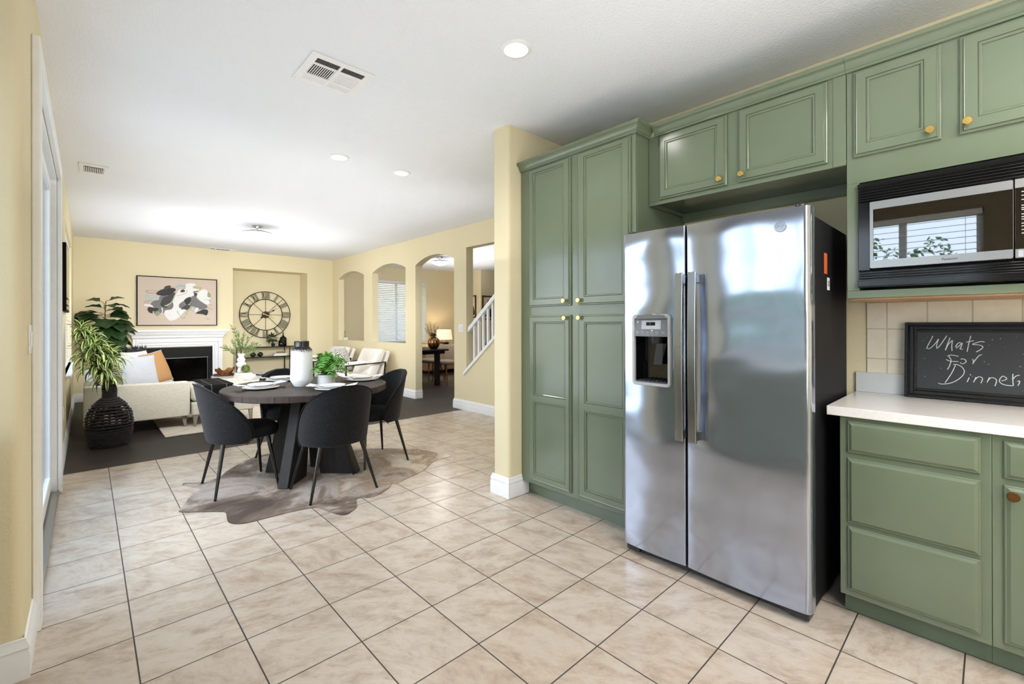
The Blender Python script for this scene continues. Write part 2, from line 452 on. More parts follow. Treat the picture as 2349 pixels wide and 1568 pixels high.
# baseboards
BP = [(0,0),(.016,0),(.016,.088),(.013,.094),(.013,.106),(.016,.110),(.012,.122),(.006,.134),(.006,.142),(0,.145)]
def base(name, path, label, side=1):
    mb = MB(); mb.sweep(path, BP, side=side); struct(name, mb, M['trim'], label, 'baseboard')
base('baseboard_left', [(XL,9.96),(XL,DY1+.09)], 'white baseboard along the left living room wall', 1)
base('baseboard_left_corner', [(XL,DY0-.09),(XL,2.0),(-.62,2.0)], 'white baseboard around the near left wall corner', 1)
base('baseboard_back', [(XL,YB),(FX0-.14,YB)], 'short white baseboard left of the fireplace', -1)
base('baseboard_back_right', [(FX1+.14,YB),(NX0,YB),(NX0,ND),(NX1,ND),(NX1,YB),(XR,YB)], 'white baseboard running through the wall niche', -1)
base('baseboard_right', [(XR,10.0),(XR,6.37),(XR2,6.37)], 'white baseboard along the arched wall up to the doorway', -1)
base('baseboard_stair', [(XR2,5.25),(XR,5.25),(XR,2.22)], 'white baseboard under the stair opening', -1)
base('baseboard_pantry_end', [(3.94,2.20),(2.115,2.20),(2.115,2.025),(2.31,2.025)], 'white baseboard wrapped around the narrow wall end', -1)
base('baseboard_dining', [(XR2,DB),(7.57,DB),(7.57,9.0),(9.6,9.0)], 'white baseboard in the dining room', -1)

# ---------------------------------------------------------------- sliding door in the left wall
d = thing('door_1', 'white framed sliding glass patio door in the left wall', 'door', (XL,(DY0+DY1)/2,0), kind='structure')
mb = MB(); cw = .095; cp = .028
mb.box(XL,DY0-cw,0, XL+cp,DY0,DZ+cw); mb.box(XL,DY1,0, XL+cp,DY1+.075,DZ+cw); mb.box(XL,DY0,DZ, XL+cp,DY1,DZ+cw)
mb.build('casing', M['trim'], d, bevel=.006)
mb = MB(); mb.box(XL-.14,DY0,0, XL,DY0+.02,DZ); mb.box(XL-.14,DY1-.02,0, XL,DY1,DZ); mb.box(XL-.14,DY0,DZ-.02, XL,DY1,DZ)
mb.build('jamb', M['trim'], d, bevel=.003)
def sash(y0, y1, x, name):
    mb = MB(); w = .07; z0, z1 = .05, DZ-.04
    mb.box(x,y0,z0, x+.04,y0+w,z1); mb.box(x,y1-w,z0, x+.04,y1,z1); mb.box(x,y0+w,z0, x+.04,y1-w,z0+.1); mb.box(x,y0+w,z1-w, x+.04,y1-w,z1)
    s = mb.build(name, M['white'], d, bevel=.006)
    g = MB(); g.box(x+.016,y0+w,z0+.1, x+.024,y1-w,z1-w); g.build('pane', M['glass'], s, smooth=0)
    return s
sash(DY0+.02, (DY0+DY1)/2+.04, XL-.125, 'fixed_panel')
sp = sash((DY0+DY1)/2-.04, DY1-.02, XL-.07, 'sliding_panel')
mb = MB(); hy = DY1-.058
mb.box(XL-.072,hy-.012,1.045, XL-.028,hy+.012,1.066); mb.box(XL-.072,hy-.012,.888, XL-.028,hy+.012,.909); mb.box(XL-.036,hy-.012,.909, XL-.028,hy+.012,1.045)
mb.build('handle', M['white'], sp, bevel=.003)
mb = MB(); mb.box(XL-.14,DY0,0, XL+.012,DY1,.022); mb.box(XL-.10,DY0,.022, XL-.09,DY1,.04); mb.box(XL-.045,DY0,.022, XL-.035,DY1,.04)
mb.build('threshold', M['steel2'], d, bevel=.002)

# ---------------------------------------------------------------- windows and their blinds
def window(name, label, axis, face, a0, a1, z0, z1, depth, sgn, mull=1, sill=True):
    """axis 'x': window in a wall of constant x; face = room side plane; sgn = direction outwards"""
    c0 = (face,(a0+a1)/2,z0) if axis == 'x' else ((a0+a1)/2,face,z0)
    w = thing(name, label, 'window', c0, kind='structure')
    def bx(mb, u0,u1,d0,d1,w0,w1):
        lo, hi = sorted((face+sgn*d0, face+sgn*d1))
        if axis == 'x': mb.box(lo,u0,w0, hi,u1,w1)
        else: mb.box(u0,lo,w0, u1,hi,w1)
    mb = MB(); f = .05
    bx(mb,a0,a0+f,depth-.06,depth,z0,z1); bx(mb,a1-f,a1,depth-.06,depth,z0,z1); bx(mb,a0+f,a1-f,depth-.06,depth,z0,z0+f); bx(mb,a0+f,a1-f,depth-.06,depth,z1-f,z1)
    for k in range(mull):
        u = a0+(a1-a0)*(k+1)/(mull+1); bx(mb,u-.03,u+.03,depth-.055,depth-.005,z0+f,z1-f)
    fr = mb.build('frame', M['white'], w, bevel=.004)
    mb = MB(); bx(mb,a0+f,a1-f,depth-.035,depth-.028,z0+f,z1-f); mb.build('pane', M['glass'], w, smooth=0)
    if sill:
        mb = MB(); bx(mb,a0-.03,a1+.03,-.045,depth-.06,z0-.028,z0); mb.build('sill', M['trim'], w, bevel=.006)
    return w
def blind(label, axis, face, a0, a1, z0, z1, dep, sgn, pitch, tilt, cat='blind', group=None):
    c0 = (face+sgn*dep,(a0+a1)/2,z1) if axis == 'x' else ((a0+a1)/2,face+sgn*dep,z1)
    b = thing('window_blind', label, cat, c0, group)
    def pt(u, dd, z): return (face+sgn*(dep+dd),u,z) if axis == 'x' else (u,face+sgn*(dep+dd),z)
    def sl(mb, u0,u1, z, w, t, ang):
        ca, sa = math.cos(ang)*w/2, math.sin(ang)*w/2
        na, nb = -math.sin(ang)*t/2, math.cos(ang)*t/2
        q = [(-ca-na,-sa-nb),(ca-na,sa-nb),(ca+na,sa+nb),(-ca+na,-sa+nb)]
        mb.loft([[pt(u0,dd,z+zz) for dd,zz in q],[pt(u1,dd,z+zz) for dd,zz in q]])
    mb = MB(); z = z1-.075
    while z > z0+.04:
        sl(mb,a0+.012,a1-.012,z,.05,.0028,tilt); z -= pitch
    mb.build('slats', M['white'], b, smooth=0)
    mb = MB(); sl(mb,a0+.008,a1-.008,z1-.028,.055,.055,0); mb.build('head_rail', M['white'], b, bevel=.003)
    mb = MB(); sl(mb,a0+.012,a1-.012,z0+.015,.05,.016,0); mb.build('bottom_rail', M['white'], b, bevel=.002)
    n = max(2, int((a1-a0)/.55))
    for k in range(n):
        u = a0+.12+(a1-a0-.24)*k/(n-1); mb = MB()
        for dd in (-.022,.022): mb.tube([pt(u,dd,z1-.05),pt(u,dd,z0+.015)], .0012, 5)
        mb.build('ladder_cord', M['white'], b)
    return b
window('window_1', 'white framed living room window in the left wall', 'x', XL, WY0, WY1, WZ0, WZ1, .15, -1, 1)
blind('white slatted blind in the left wall window behind the dracaena', 'x', XL, WY0, WY1, WZ0, WZ1, .05, -1, .046, R(52))
window('window_2', 'white framed dining room window seen through the arches', 'y', DB, DX0, DX1, DZ0, DZ1, .3, 1, 1)
blind('white slatted blind in the dining room window seen through the middle arch', 'y', DB, DX0, DX1, DZ0, DZ1, .05, 1, .046, R(34))
window('window_3', 'white framed window over the kitchen sink', 'x', KX, KY0, KY1, KZ0, KZ1, .14, -1, 3)
blind('white slatted blind in the kitchen sink window', 'x', KX, KY0, KY1, KZ0, KZ1, .05, -1, .058, R(12))

# ---------------------------------------------------------------- stair railing in the wide opening
t = thing('stair_railing', 'white stair railing with square balusters in the wall opening', 'railing', (4.02,4.9,.6))
sl = -.785
zb = lambda y: .585+.785*(4.945-y)
mb = MB(); y0, y1 = 5.0, 2.75
mb.loft([[(x, y, zb(y)+dz) for x, dz in ((XR-.022,-.028),(XR-.022,.006),(XR-.012,.012),(XR-.012,.030),(XR2+.012,.030),(XR2+.012,-.028))] for y in (y0,y1)])
mb.build('sloped_cap', M['trim'], t)
mb = MB(); hz = lambda y: zb(y)+.60
mb.loft([[(x, y, hz(y)+dz) for x, dz in ((3.975,-.045),(3.975,.02),(3.99,.04),(4.04,.04),(4.055,.02),(4.055,-.045))] for y in (4.925,2.9)])
mb.build('handrail', M['trim'], t, bevel=.004)
y = 4.81
while y > 3.2:
    mb = MB(); a = .016
    mb.loft([[(4.015-a,y-a,zb(y-a)+.028),(4.015+a,y-a,zb(y-a)+.028),(4.015+a,y+a,zb(y+a)+.028),(4.015-a,y+a,zb(y+a)+.028)],
             [(4.015-a,y-a,hz(y-a)-.042),(4.015+a,y-a,hz(y-a)-.042),(4.015+a,y+a,hz(y+a)-.042),(4.015-a,y+a,hz(y+a)-.042)]])
    mb.build('baluster', M['trim'], t, bevel=.002); y -= .103

# ---------------------------------------------------------------- outside
t = NT('hedge_leaves'); n = t.noise(t.coord(), 26, 4, .7); t.set(t.ramp(n.outputs[0], [(.35,srgb(20,42,12)),(.5,srgb(70,112,36)),(.68,srgb(168,196,84))]), .6)
M['hedge'] = t.mat
def hedge(x0,x1,y0,y1,h,label):
    mb = MB(); rnd = random.Random(3)
    for i in range(7500):
        px, py = rnd.uniform(x0,x1), rnd.uniform(y0,y1)
        hh = h*(.8+.16*math.sin(py*3.1)+.1*math.sin(py*7.7+1))
        pz = hh*(1.06-rnd.random()**.8*.5); s = rnd.uniform(.028,.055)
        a = Vector((rnd.uniform(-1,1),rnd.uniform(-1,1),rnd.uniform(-1,1))).normalized(); b = a.orthogonal().normalized(); c = a.cross(b)
        p = Vector((px,py,pz))
        mb.add([p-b*s, p-c*s*.5, p+b*s, p+c*s*.5], [(0,1,2,3)])
    mb.box(x0+.1,y0,0, x1-.1,y1,h*.72)
    o = mb.build('garden_hedge', M['hedge'], smooth=0); tag(o, label, 'hedge', kind='stuff'); return o
hedge(-4.6,-3.9,-2.5,6.0,2.55,'clipped green hedge outside the kitchen window')
mb = MB(); mb.box(3.0,13.2,-.2, 9.5,13.4,5.2); mb.box(-6.2,2.6,-.2, -6.0,13.4,1.75)
struct('wall_neighbour', mb, plain('tan_stucco', (196,178,150), .9, bump=.3, bs=40), 'tan neighbouring house walls outside the windows', 'wall', smooth=0)
mb = MB(); mb.box(-14,-8,-.3, -1.3,22,-.13); mb.box(-1.3,10.9,-.3, 20,22,-.13)
struct('ground_outside', mb, plain('pale_patio', (196,190,180), .9), 'pale paving outside the windows', 'ground', smooth=0)
# ================================================================== KITCHEN CABINETS
G = M['green']
def knob(mb_parent, x, y, z, r=.0155):
    mb = MB()
    mb.lathe([(.0001,0),(.008,0),(.007,-.004),(.0055,-.014),(.009,-.017),(r,-.019),(r,-.0235),(r-.002,-.026),(.0001,-.0262)], (x,y,z), 24, axis='x')
    return mb.build('knob', M['brass'], mb_parent)
def panel_door(parent, name, xf, y0, y1, z0, z1, openings, th=.02):
    """framed door on the plane x=xf, facing -x; openings = list of (ya,yb,za,zb) recessed panels inside it"""
    mb = MB()
    xo = xf-th
    ys = sorted((y0,y1)); 
    oy0 = min(min(o[0],o[1]) for o in openings); oy1 = max(max(o[0],o[1]) for o in openings)
    zs = sorted([(min(o[2],o[3]),max(o[2],o[3])) for o in openings])
    # stepped outer edge, then stiles and rails
    def ring(a, x): return [(x,ys[0]+a,z0+a),(x,ys[1]-a,z0+a),(x,ys[1]-a,z1-a),(x,ys[0]+a,z1-a)]
    e = .014
    mb.loft([ring(0,xf),ring(0,xf-.011),ring(.004,xf-.0135),ring(.009,xf-.0135),ring(.0115,xo-.001),ring(e,xo)], cap1=False)
    def face(ya,yb,za,zb): mb.add([(xo,ya,za),(xo,yb,za),(xo,yb,zb),(xo,ya,zb)], [(0,1,2,3)])
    a0,a1,b0,b1 = ys[0]+e, ys[1]-e, z0+e, z1-e
    face(a0,oy0,b0,b1); face(oy1,a1,b0,b1)
    z = b0
    for za,zb in zs:
        face(oy0,oy1,z,za); z = zb
        def r2(a, x): return [(x,oy0+a,za+a),(x,oy1-a,za+a),(x,oy1-a,zb-a),(x,oy0+a,zb-a)]
        mb.loft([r2(0,xo),r2(.001,xo+.004),r2(.0045,xo+.0015),r2(.009,xo+.0015),r2(.0125,xo+.0045),r2(.0135,xo+.010)], cap0=False, cap1=True)
    face(oy0,oy1,z,b1)
    return mb.build(name, G, parent, smooth=20)
def slab_front(parent, name, xf, y0, y1, z0, z1):
    mb = MB(); ys = sorted((y0,y1))
    def ring(a, x): return [(x,ys[0]+a,z0+a),(x,ys[1]-a,z0+a),(x,ys[1]-a,z1-a),(x,ys[0]+a,z1-a)]
    mb.loft([ring(0,xf),ring(0,xf-.009),ring(.003,xf-.0115),ring(.006,xf-.0115),ring(.016,xf-.019),ring(.018,xf-.0195)])
    return mb.build(name, G, parent, smooth=20)
CROWN = [(o*.79,h*.79) for o,h in [(0,0),(.014,0),(.014,.010),(.018,.014),(.022,.014),(.024,.020),(.028,.034),(.038,.048),(.050,.056),(.054,.058),(.054,.066),(.058,.070),(.058,.080),(0,.080)]]
def crown(parent, path, z):
    mb = MB(); mb.sweep(path, [(o,z+h) for o,h in CROWN], side=-1); return mb.build('crown_molding', G, parent, smooth=30)

# tall pantry
PF = 2.245
t = thing('pantry_cabinet', 'tall sage green pantry cabinet with four doors left of the refrigerator', 'cabinet', (PF,1.535,0))
PY0, PY1 = 1.046, 2.022
mb = MB(); mb.box(PF+.018,PY0,.105, 2.868,PY1,2.42); mb.box(PF,PY0,.105, PF+.018,PY1,2.42); mb.build('carcass', G, t, bevel=.002)
mb = MB(); mb.box(2.315,PY0,0, 2.86,PY1,.105); mb.build('toe_kick', G, t)
d = panel_door(t,'door',PF,1.535,1.928,1.400,2.400,[(1.588,1.880,1.452,2.368)]); knob(d,PF-.02,1.578,1.432)
d = panel_door(t,'door',PF,1.075,1.472,1.400,2.400,[(1.125,1.420,1.452,2.368)]); knob(d,PF-.02,1.452,1.431)
d = panel_door(t,'door',PF,1.535,1.928,.136,1.337,[(1.578,1.880,.760,1.292),(1.578,1.880,.184,.716)]); knob(d,PF-.02,1.572,1.316)
d = panel_door(t,'door',PF,1.075,1.472,.136,1.337,[(1.125,1.418,.758,1.288),(1.125,1.418,.184,.708)]); knob(d,PF-.02,1.450,1.316)
crown(t, [(PF,2.024),(PF,PY0),(2.395,PY0)][::1], 2.415) if 0 else crown(t, [(2.392,PY0),(PF,PY0),(PF,2.022)][::-1], 2.412)

# cabinet over the refrigerator
UF = 2.393
t = thing('wall_cabinet', 'sage green two-door cabinet mounted over the refrigerator', 'cabinet', (UF,.55,2.0))
mb = MB(); mb.box(UF,.048,2.022, 2.868,1.044,2.42); mb.box(UF,.048,1.998, UF+.02,1.044,2.022); mb.box(2.82,.048,1.965, 2.868,1.044,2.022); mb.box(UF+.02,1.026,1.998, 2.82,1.044,2.022)
mb.build('carcass', G, t, bevel=.0015)
d = panel_door(t,'door',UF,.574,.969,2.024,2.405,[(.622,.930,2.072,2.365)]); knob(d,UF-.02,.606,2.058)
d = panel_door(t,'door',UF,.118,.514,2.024,2.405,[(.164,.473,2.072,2.365)]); knob(d,UF-.02,.493,2.058)
mb = MB(); mb.box(UF-.003,.048,2.0, UF,.098,2.415); mb.build('filler_strip', G, t, bevel=.001)
crown(t, [(UF,1.0),(UF,.049)], 2.412)
# cabinet that holds the microwave
t = thing('wall_cabinet', 'sage green wall cabinet with the built-in microwave opening', 'cabinet', (UF,-.35,1.39))
mb = MB(); Y0, Y1 = -.78, .046
mb.box(UF,Y0,1.905, 2.868,Y1,2.42); mb.box(UF,Y0,1.388, 2.868,Y1,1.422); mb.box(UF,.0,1.422, 2.868,Y1,1.905); mb.box(UF,Y0,1.422, 2.868,-.735,1.905); mb.box(2.84,-.735,1.422, 2.868,.0,1.905)
mb.build('carcass', G, t, bevel=.0012)
d = panel_door(t,'door',UF,-.268,.019,2.021,2.405,[(-.218,-.026,2.072,2.362)]); knob(d,UF-.02,-.236,2.060)
d = panel_door(t,'door',UF,-.70,-.322,2.021,2.405,[(-.652,-.371,2.072,2.362)]); knob(d,UF-.02,-.343,2.060)
mb = MB(); mb.box(UF+.01,Y0+.02,1.380, 2.86,Y1-.012,1.388); mb.build('raw_wood_underside', wood('raw_cabinet_wood',(158,122,88),(182,146,108),(14,1,1)), t)
crown(t, [(UF,.048),(UF,-.80)], 2.412)

# base cabinets and worktop
BF = 2.262
t = thing('base_cabinet', 'sage green base cabinet with three stacked drawers under the worktop', 'cabinet', (BF,-.18,0))
mb = MB(); mb.box(BF,-.405,.10, 2.868,.050,.872); mb.build('carcass', G, t, bevel=.0015)
mb = MB(); mb.box(2.336,-.405,0, 2.86,.046,.10); mb.build('toe_kick', M['green_dark'], t)
for z0,z1 in ((.720,.855),(.418,.696),(.129,.403)): slab_front(t,'drawer',BF,-.377,.022,z0,z1)
t = thing('base_cabinet', 'sage green base cabinet at the photo edge with a brown-knobbed door', 'cabinet', (BF,-.8,0))
mb = MB(); mb.box(BF,-1.2,.10, 2.868,-.406,.872); mb.build('carcass', G, t, bevel=.0015)
mb = MB(); mb.box(2.336,-1.2,0, 2.86,-.406,.10); mb.build('toe_kick', M['green_dark'], t)
slab_front(t,'drawer',BF,-.80,-.435,.720,.853); d = slab_front(t,'door',BF,-.80,-.435,.131,.696)
k = knob(d,BF-.02,-.457,.667,.017); k.data.materials[0] = M['bronze']
t = thing('worktop', 'white quartz worktop with a low upstand on the base cabinets', 'worktop', (2.5,-.5,.872))
mb = MB(); mb.box(2.236,-1.2,.874, 2.868,.094,.914); mb.build('slab', plain('white_quartz', (226,223,219), .22, var=.03, vs=60), t, bevel=.003)
mb = MB(); mb.box(2.848,-1.2,.914, 2.868,.092,1.018); mb.build('upstand', plain('grey_white_quartz', (200,206,208), .25, var=.02), t, bevel=.002)
# glazed wall tiles
tl = NT('glazed_wall_tile'); tc = tl.n.new('ShaderNodeTexCoord'); sx = tl.n.new('ShaderNodeSeparateXYZ'); tl.link(tc.outputs['Object'], sx.inputs[0])
def gl(o, off):
    f = tl.math('FRACT', tl.math('MULTIPLY_ADD', o, 1/.1545, off)); return tl.math('ABSOLUTE', tl.math('SUBTRACT', f, .5))
e = tl.math('MAXIMUM', gl(sx.outputs[1], .0355/.1545), gl(sx.outputs[2], 1-math.modf(1.246/.1545)[0]))
k = tl.n.new('ShaderNodeMapRange'); k.inputs[1].default_value = .478; k.inputs[2].default_value = .487; tl.link(e, k.inputs[0])
n = tl.noise(tl.coord(), 14, 4, .6)
tl.set(tl.mix(k.outputs[0], tl.ramp(n.outputs[0],[(.3,srgb(226,216,192)),(.7,srgb(236,229,212))]), srgb(196,186,168)), .22)
tl.bump(tl.math('SUBTRACT', tl.math('MULTIPLY', n.outputs[0], .1), k.outputs[0]), .5, .003)
mb = MB(); mb.box(2.861,-1.2,1.018, 2.8695,.045,1.388); struct('wall_tiles', mb, tl.mat, 'cream square wall tiles behind the chalkboard', 'backsplash', smooth=0)

# ================================================================== REFRIGERATOR
t = thing('refrigerator', 'stainless steel side-by-side refrigerator with a dispenser between green cabinets', 'refrigerator', (2.45,.565,0))
mb = MB(); mb.box(2.135,.122,.035, 2.80,1.012,1.745); mb.build('body', M['fridgeside'], t, bevel=.004)
mb = MB(); mb.box(2.10,.14,.012, 2.15,.99,.06); mb.box(2.085,.125,.012, 2.16,.20,.045); mb.box(2.085,.93,.012, 2.16,1.01,.045)
for y in (.165,.965): mb.lathe([(.001,-.012),(.016,-.012),(.016,.012),(.001,.012)], (2.12,y,.017), 16, axis='y')
mb.build('toe_grille', M['darkplastic'], t, bevel=.004)
def door_poly(y0, y1, rl, rr, bow=.004):
    """rounded front corner at y0 (rl) and y1 (rr); front bows out very slightly"""
    xf, xb = 2.062, 2.132; n = 16; pts = [(xb,y0),(xb,y1)]
    for a in range(0,91,15): pts.append((xf+rr-rr*math.sin(R(a)), y1-rr+rr*math.cos(R(a))))
    for i in range(1,n):
        u = i/n; pts.append((xf-bow*4*u*(1-u), y1-rr-(y1-y0-rl-rr)*u))
    for a in range(0,91,15): pts.append((xf+rl-rl*math.cos(R(a)), y0+rl-rl*math.sin(R(a))))
    return pts
def clip(poly, lo, hi):
    out = []
    n = len(poly)
    for i in range(n):
        a, b = poly[i], poly[(i+1)%n]
        ina, inb = lo-1e-9 <= a[1] <= hi+1e-9, lo-1e-9 <= b[1] <= hi+1e-9
        if ina: out.append(a)
        ts = []
        for lim in (lo, hi):
            if (a[1]-lim)*(b[1]-lim) < -1e-12: ts.append((lim-a[1])/(b[1]-a[1]))
        for tt in sorted(ts): out.append((a[0]+(b[0]-a[0])*tt, a[1]+(b[1]-a[1])*tt))
    return out
ZB, ZT = .052, 1.772
mb = MB(); mb.prism(door_poly(.112,.646,.026,.008,.012), 'z', ZB, ZT); dr = mb.build('door', M['steel'], t, smooth=40); dr['label'] = 'wide right-hand steel door'
CY0, CY1, CZ0, CZ1 = .735, .930, .968, 1.208
pl = door_poly(.656,1.018,.008,.018,.009); mb = MB()
mb.prism(pl,'z',ZB,CZ0); mb.prism(pl,'z',CZ1,ZT); mb.prism(clip(pl,.656,CY0),'z',CZ0,CZ1); mb.prism(clip(pl,CY1,1.018),'z',CZ0,CZ1)
dl = mb.build('door', M['steel'], t, smooth=40); dl['label'] = 'narrow left-hand steel door with water dispenser'
for y0,y1,dp in ((.612,.572,dr),(.680,.638,dl)):
    mb = MB(); yc = (y0+y1)/2; pts = []
    for i in range(13):
        u = i/12; pts.append((2.006-.010*math.sin(PI*u), yc, .694+.834*u))
    mb.bar(pts, abs(y0-y1), .014, up=(1,0,0))
    for z in (.724,1.498): mb.box(2.004,yc-.012,z-.024, 2.062,yc+.012,z+.024)
    mb.build('handle', M['chrome'], dp, bevel=.003)
# dispenser
mb = MB(); fx = 2.0385
out = rrect(.722,.945,.946,1.326,.022); inn = rrect(.737,.962,.930,1.305,.012)
mb.loft([[(2.0545,y,z) for y,z in out],[(2.0425,y,z) for y,z in out],[(2.0385,y+(.0025 if y<.83 else -.0025),z+(.0025 if z<1.1 else -.0025)) for y,z in out],[(2.0385,y,z) for y,z in inn],[(2.0545,y,z) for y,z in inn]], cap0=False, cap1=False)
dsp = mb.build('dispenser_frame', M['silverpl'], dl, smooth=40)
mb = MB(); mb.prism([(.735,1.300),(.930,1.300),(.905,1.322),(.83,1.330),(.76,1.322)], 'x', 2.0285, 2.0525); mb.build('dispenser_hood', M['greyplastic'], dl, bevel=.004)
mb = MB(); mb.loft([[(2.0365,.737,1.208),(2.0365,.930,1.208),(2.0445,.930,1.302),(2.0445,.737,1.302)],[(2.0525,.737,1.208),(2.0525,.930,1.208),(2.0525,.930,1.302),(2.0525,.737,1.302)]])
P2 = lambda y, z, d=0: (2.0365+(z-1.208)/.094*.008-.0012-d, y, z)
def quad(y0,y1,z0,z1,m,d=0): mb.add([P2(y0,z0,d),P2(y1,z0,d),P2(y1,z1,d),P2(y0,z1,d)], [(0,1,2,3)], m)
quad(.776,.888,1.247,1.293,1); quad(.808,.860,1.266,1.284,2,.0006); quad(.836,.8372,1.268,1.282,1,.001)
for y in (.912,.880,.852,.825,.797,.762):
    quad(y-.009,y+.009,1.2325,1.2337,1); quad(y-.009,y+.009,1.2245,1.2255,1); quad(y-.009,y-.0082,1.2255,1.2325,1); quad(y+.0082,y+.009,1.2255,1.2325,1); quad(y-.005,y+.005,1.2283,1.2297,1)
quad(.790,.886,1.2175,1.2185,1); quad(.884,.8855,1.2175,1.221,1); quad(.790,.7915,1.2175,1.221,1); quad(.909,.913,1.283,1.287,3); quad(.824,.828,1.2385,1.2425,3)
mb.build('control_panel', [M['greyplastic'],M['silverpl'],M['blackgloss'],emit('indicator_white',(255,255,255),1.5)], dl, smooth=0)
mb = MB(); xb = 2.118
mb.add([(2.0545,CY0,CZ0),(2.0545,CY1,CZ0),(2.0545,CY1,CZ1),(2.0545,CY0,CZ1),(xb,CY0+.02,CZ0),(xb,CY1-.02,CZ0),(xb,CY1-.02,CZ1),(xb,CY0+.02,CZ1)], [(0,1,5,4),(1,2,6,5),(2,3,7,6),(3,0,4,7),(4,5,6,7)])
mb.build('dispenser_cavity', M['blackgloss'], dl, smooth=0)
mb = MB(); mb.lathe([(.036,1.208),(.033,1.180),(.026,1.168),(.0001,1.168)], (2.0805,.822,0), 20); mb.loft([[(2.0585,.772,1.172),(2.0585,.812,1.172),(2.0645,.812,1.172),(2.0645,.772,1.172)],[(2.0705,.784,1.055),(2.0705,.838,1.055),(2.0765,.838,1.055),(2.0765,.784,1.055)]])
mb.build('dispenser_paddle', M['darkplastic'], dl, bevel=.003)
mb = MB(); mb.box(2.0445,.745,.966, 2.115,.920,.972)
for i in range(7): mb.box(2.0465,.752+i*.024,.972, 2.112,.758+i*.024,.977)
mb.build('drip_tray', M['darkplastic'], dl)
# round badge on the wide door
mb = MB(); by, bz, bx = .221, 1.695, 2.0545
mb.lathe([(.0001,0),(.0235,0),(.0235,-.0015),(.0225,-.003),(.021,-.003),(.0205,-.0022),(.0001,-.0022)], (bx,by,bz), 32, axis='x')
q = []
for k in range(40):
    a = k/39*2*PI*1.6; rr = .016-.011*k/39; q.append((bx-.0026, by+rr*math.cos(a), bz+rr*math.sin(a)))
mb.tube(q, .0008, 5); mb.tube([(bx-.0026,by-.014,bz+.006),(bx-.0026,by-.004,bz-.002),(bx-.0026,by+.010,bz+.004),(bx-.0026,by+.014,bz-.006)], .0008, 5)
mb.build('round_badge', M['chrome'], dr)
for y in (.155,.975):
    mb = MB(); mb.lathe([(.022,1.772),(.022,1.784),(.018,1.79),(.0001,1.79)], (2.10,y,0), 18); mb.box(2.10,y-.02,1.75, 2.20,y+.02,1.782)
    mb.build('hinge_cover', M['darkplastic'], t, bevel=.003)
mb = MB()
def stick(x0,x1,z0,z1,m): mb.box(x0,.1205,z0, x1,.122,z1,m)
stick(2.335,2.385,1.505,1.600,0); stick(2.39,2.432,1.432,1.490,1)
for i in range(6): mb.box(2.398,.1198,1.450+i*.0045, 2.424,.1206,1.4522+i*.0045,2)
mb.build('warning_sticker', [plain('orange_sticker',(214,92,38),.5),M['white'],M['black']], t, smooth=0)

# ================================================================== MICROWAVE
t = thing('microwave_oven', 'built-in microwave oven with steel door and black louvred trim', 'microwave', (2.38,-.36,1.43))
Y0, Y1, Z0, Z1 = -.733, .003, 1.433, 1.893
def louvre(name, z0, z1, n, wide):
    mb = MB(); mb.box(2.378,Y0,z0, 2.392,Y1,z1)
    h = (z1-z0-wide)/n; zz = z0+(wide if name == 'low' else 0)
    for i in range(n):
        a = zz+i*h; mb.loft([[(2.372,y,a+h*.15),(2.372,y,a+h*.5),(2.380,y,a+h*.95),(2.380,y,a+h*.6)] for y in (Y0+.004,Y1-.004)])
    if name == 'low': mb.box(2.366,Y0,z0+.004, 2.38,Y1,z0+wide-.004)
    else: mb.box(2.368,Y0,z1-wide+.004, 2.38,Y1,z1)
    return mb.build('louvre_trim', M['blackmet'], t, bevel=.0015)
louvre('top',1.812,Z1,5,.022); louvre('low',Z0,1.508,4,.034)
for a,b in ((-.040,Y1),(Y0,-.675)):
    mb = MB(); mb.box(2.376,a,1.508, 2.392,b,1.812); mb.build('side_trim', M['blackmet'], t, bevel=.002)
mb = MB(); mb.box(2.385,-.675,1.51, 2.75,-.040,1.81); mb.build('oven_body', M['black'], t)
mb = MB(); o = rrect(-.463,1.514,-.040,1.806,.006,3); i_ = rrect(-.463+.0005,1.548,-.0525,1.771,.003,3)
mb.loft([[(2.386,y,z) for y,z in o],[(2.362,y,z) for y,z in o],[(2.360,y+(.0015 if y<-.2 else -.0015),z+(.0015 if z<1.65 else -.0015)) for y,z in o],[(2.360,y,z) for y,z in i_],[(2.366,y,z) for y,z in i_]], cap0=False, cap1=False)
dr = mb.build('oven_door', M['steel2'], t, smooth=30)
mb = MB(); mb.box(2.3625,-.463,1.547, 2.372,-.052,1.772); mb.build('door_glass', M['mirrorblack'], dr, smooth=0)
cu = bpy.data.curves.new('brand_lettering','FONT'); cu.body = 'Panasonic'; cu.size = .0135; cu.extrude = .0002; cu.align_x = 'CENTER'; cu.align_y = 'CENTER'
fo = bpy.data.objects.new('lettering_curve', cu); COL.objects.link(fo); bpy.context.view_layer.update()
lme = bpy.data.meshes.new_from_object(fo.evaluated_get(bpy.context.evaluated_depsgraph_get())); bpy.data.objects.remove(fo)
fo = bpy.data.objects.new('brand_lettering', lme); COL.objects.link(fo); fo.parent = dr
fo.location = Vector((2.3592,-.2925,1.5305))-Vector(t.location); fo.rotation_euler = (R(90),0,R(-90)); fo.scale = (.86,1,1); lme.materials.clear(); lme.materials.append(M['black'])
mb = MB(); mb.box(2.360,-.672,1.514, 2.386,-.466,1.806); cp = mb.build('control_panel', M['steel2'], t, bevel=.0015)
mb = MB(); mb.box(2.3585,-.672,1.547, 2.361,-.4665,1.772)
mb.build('keypad_glass', M['mirrorblack'], cp, smooth=0)
mb = MB()
rows = [1.756,1.742,1.727,1.706,1.697,1.690,1.674,1.664,1.655,1.640,1.630,1.617,1.604]
for z in rows:
    for k in range(3): mb.box(2.3578,-.512-k*.05,z-.0016, 2.3586,-.482-k*.05,z+.0016)
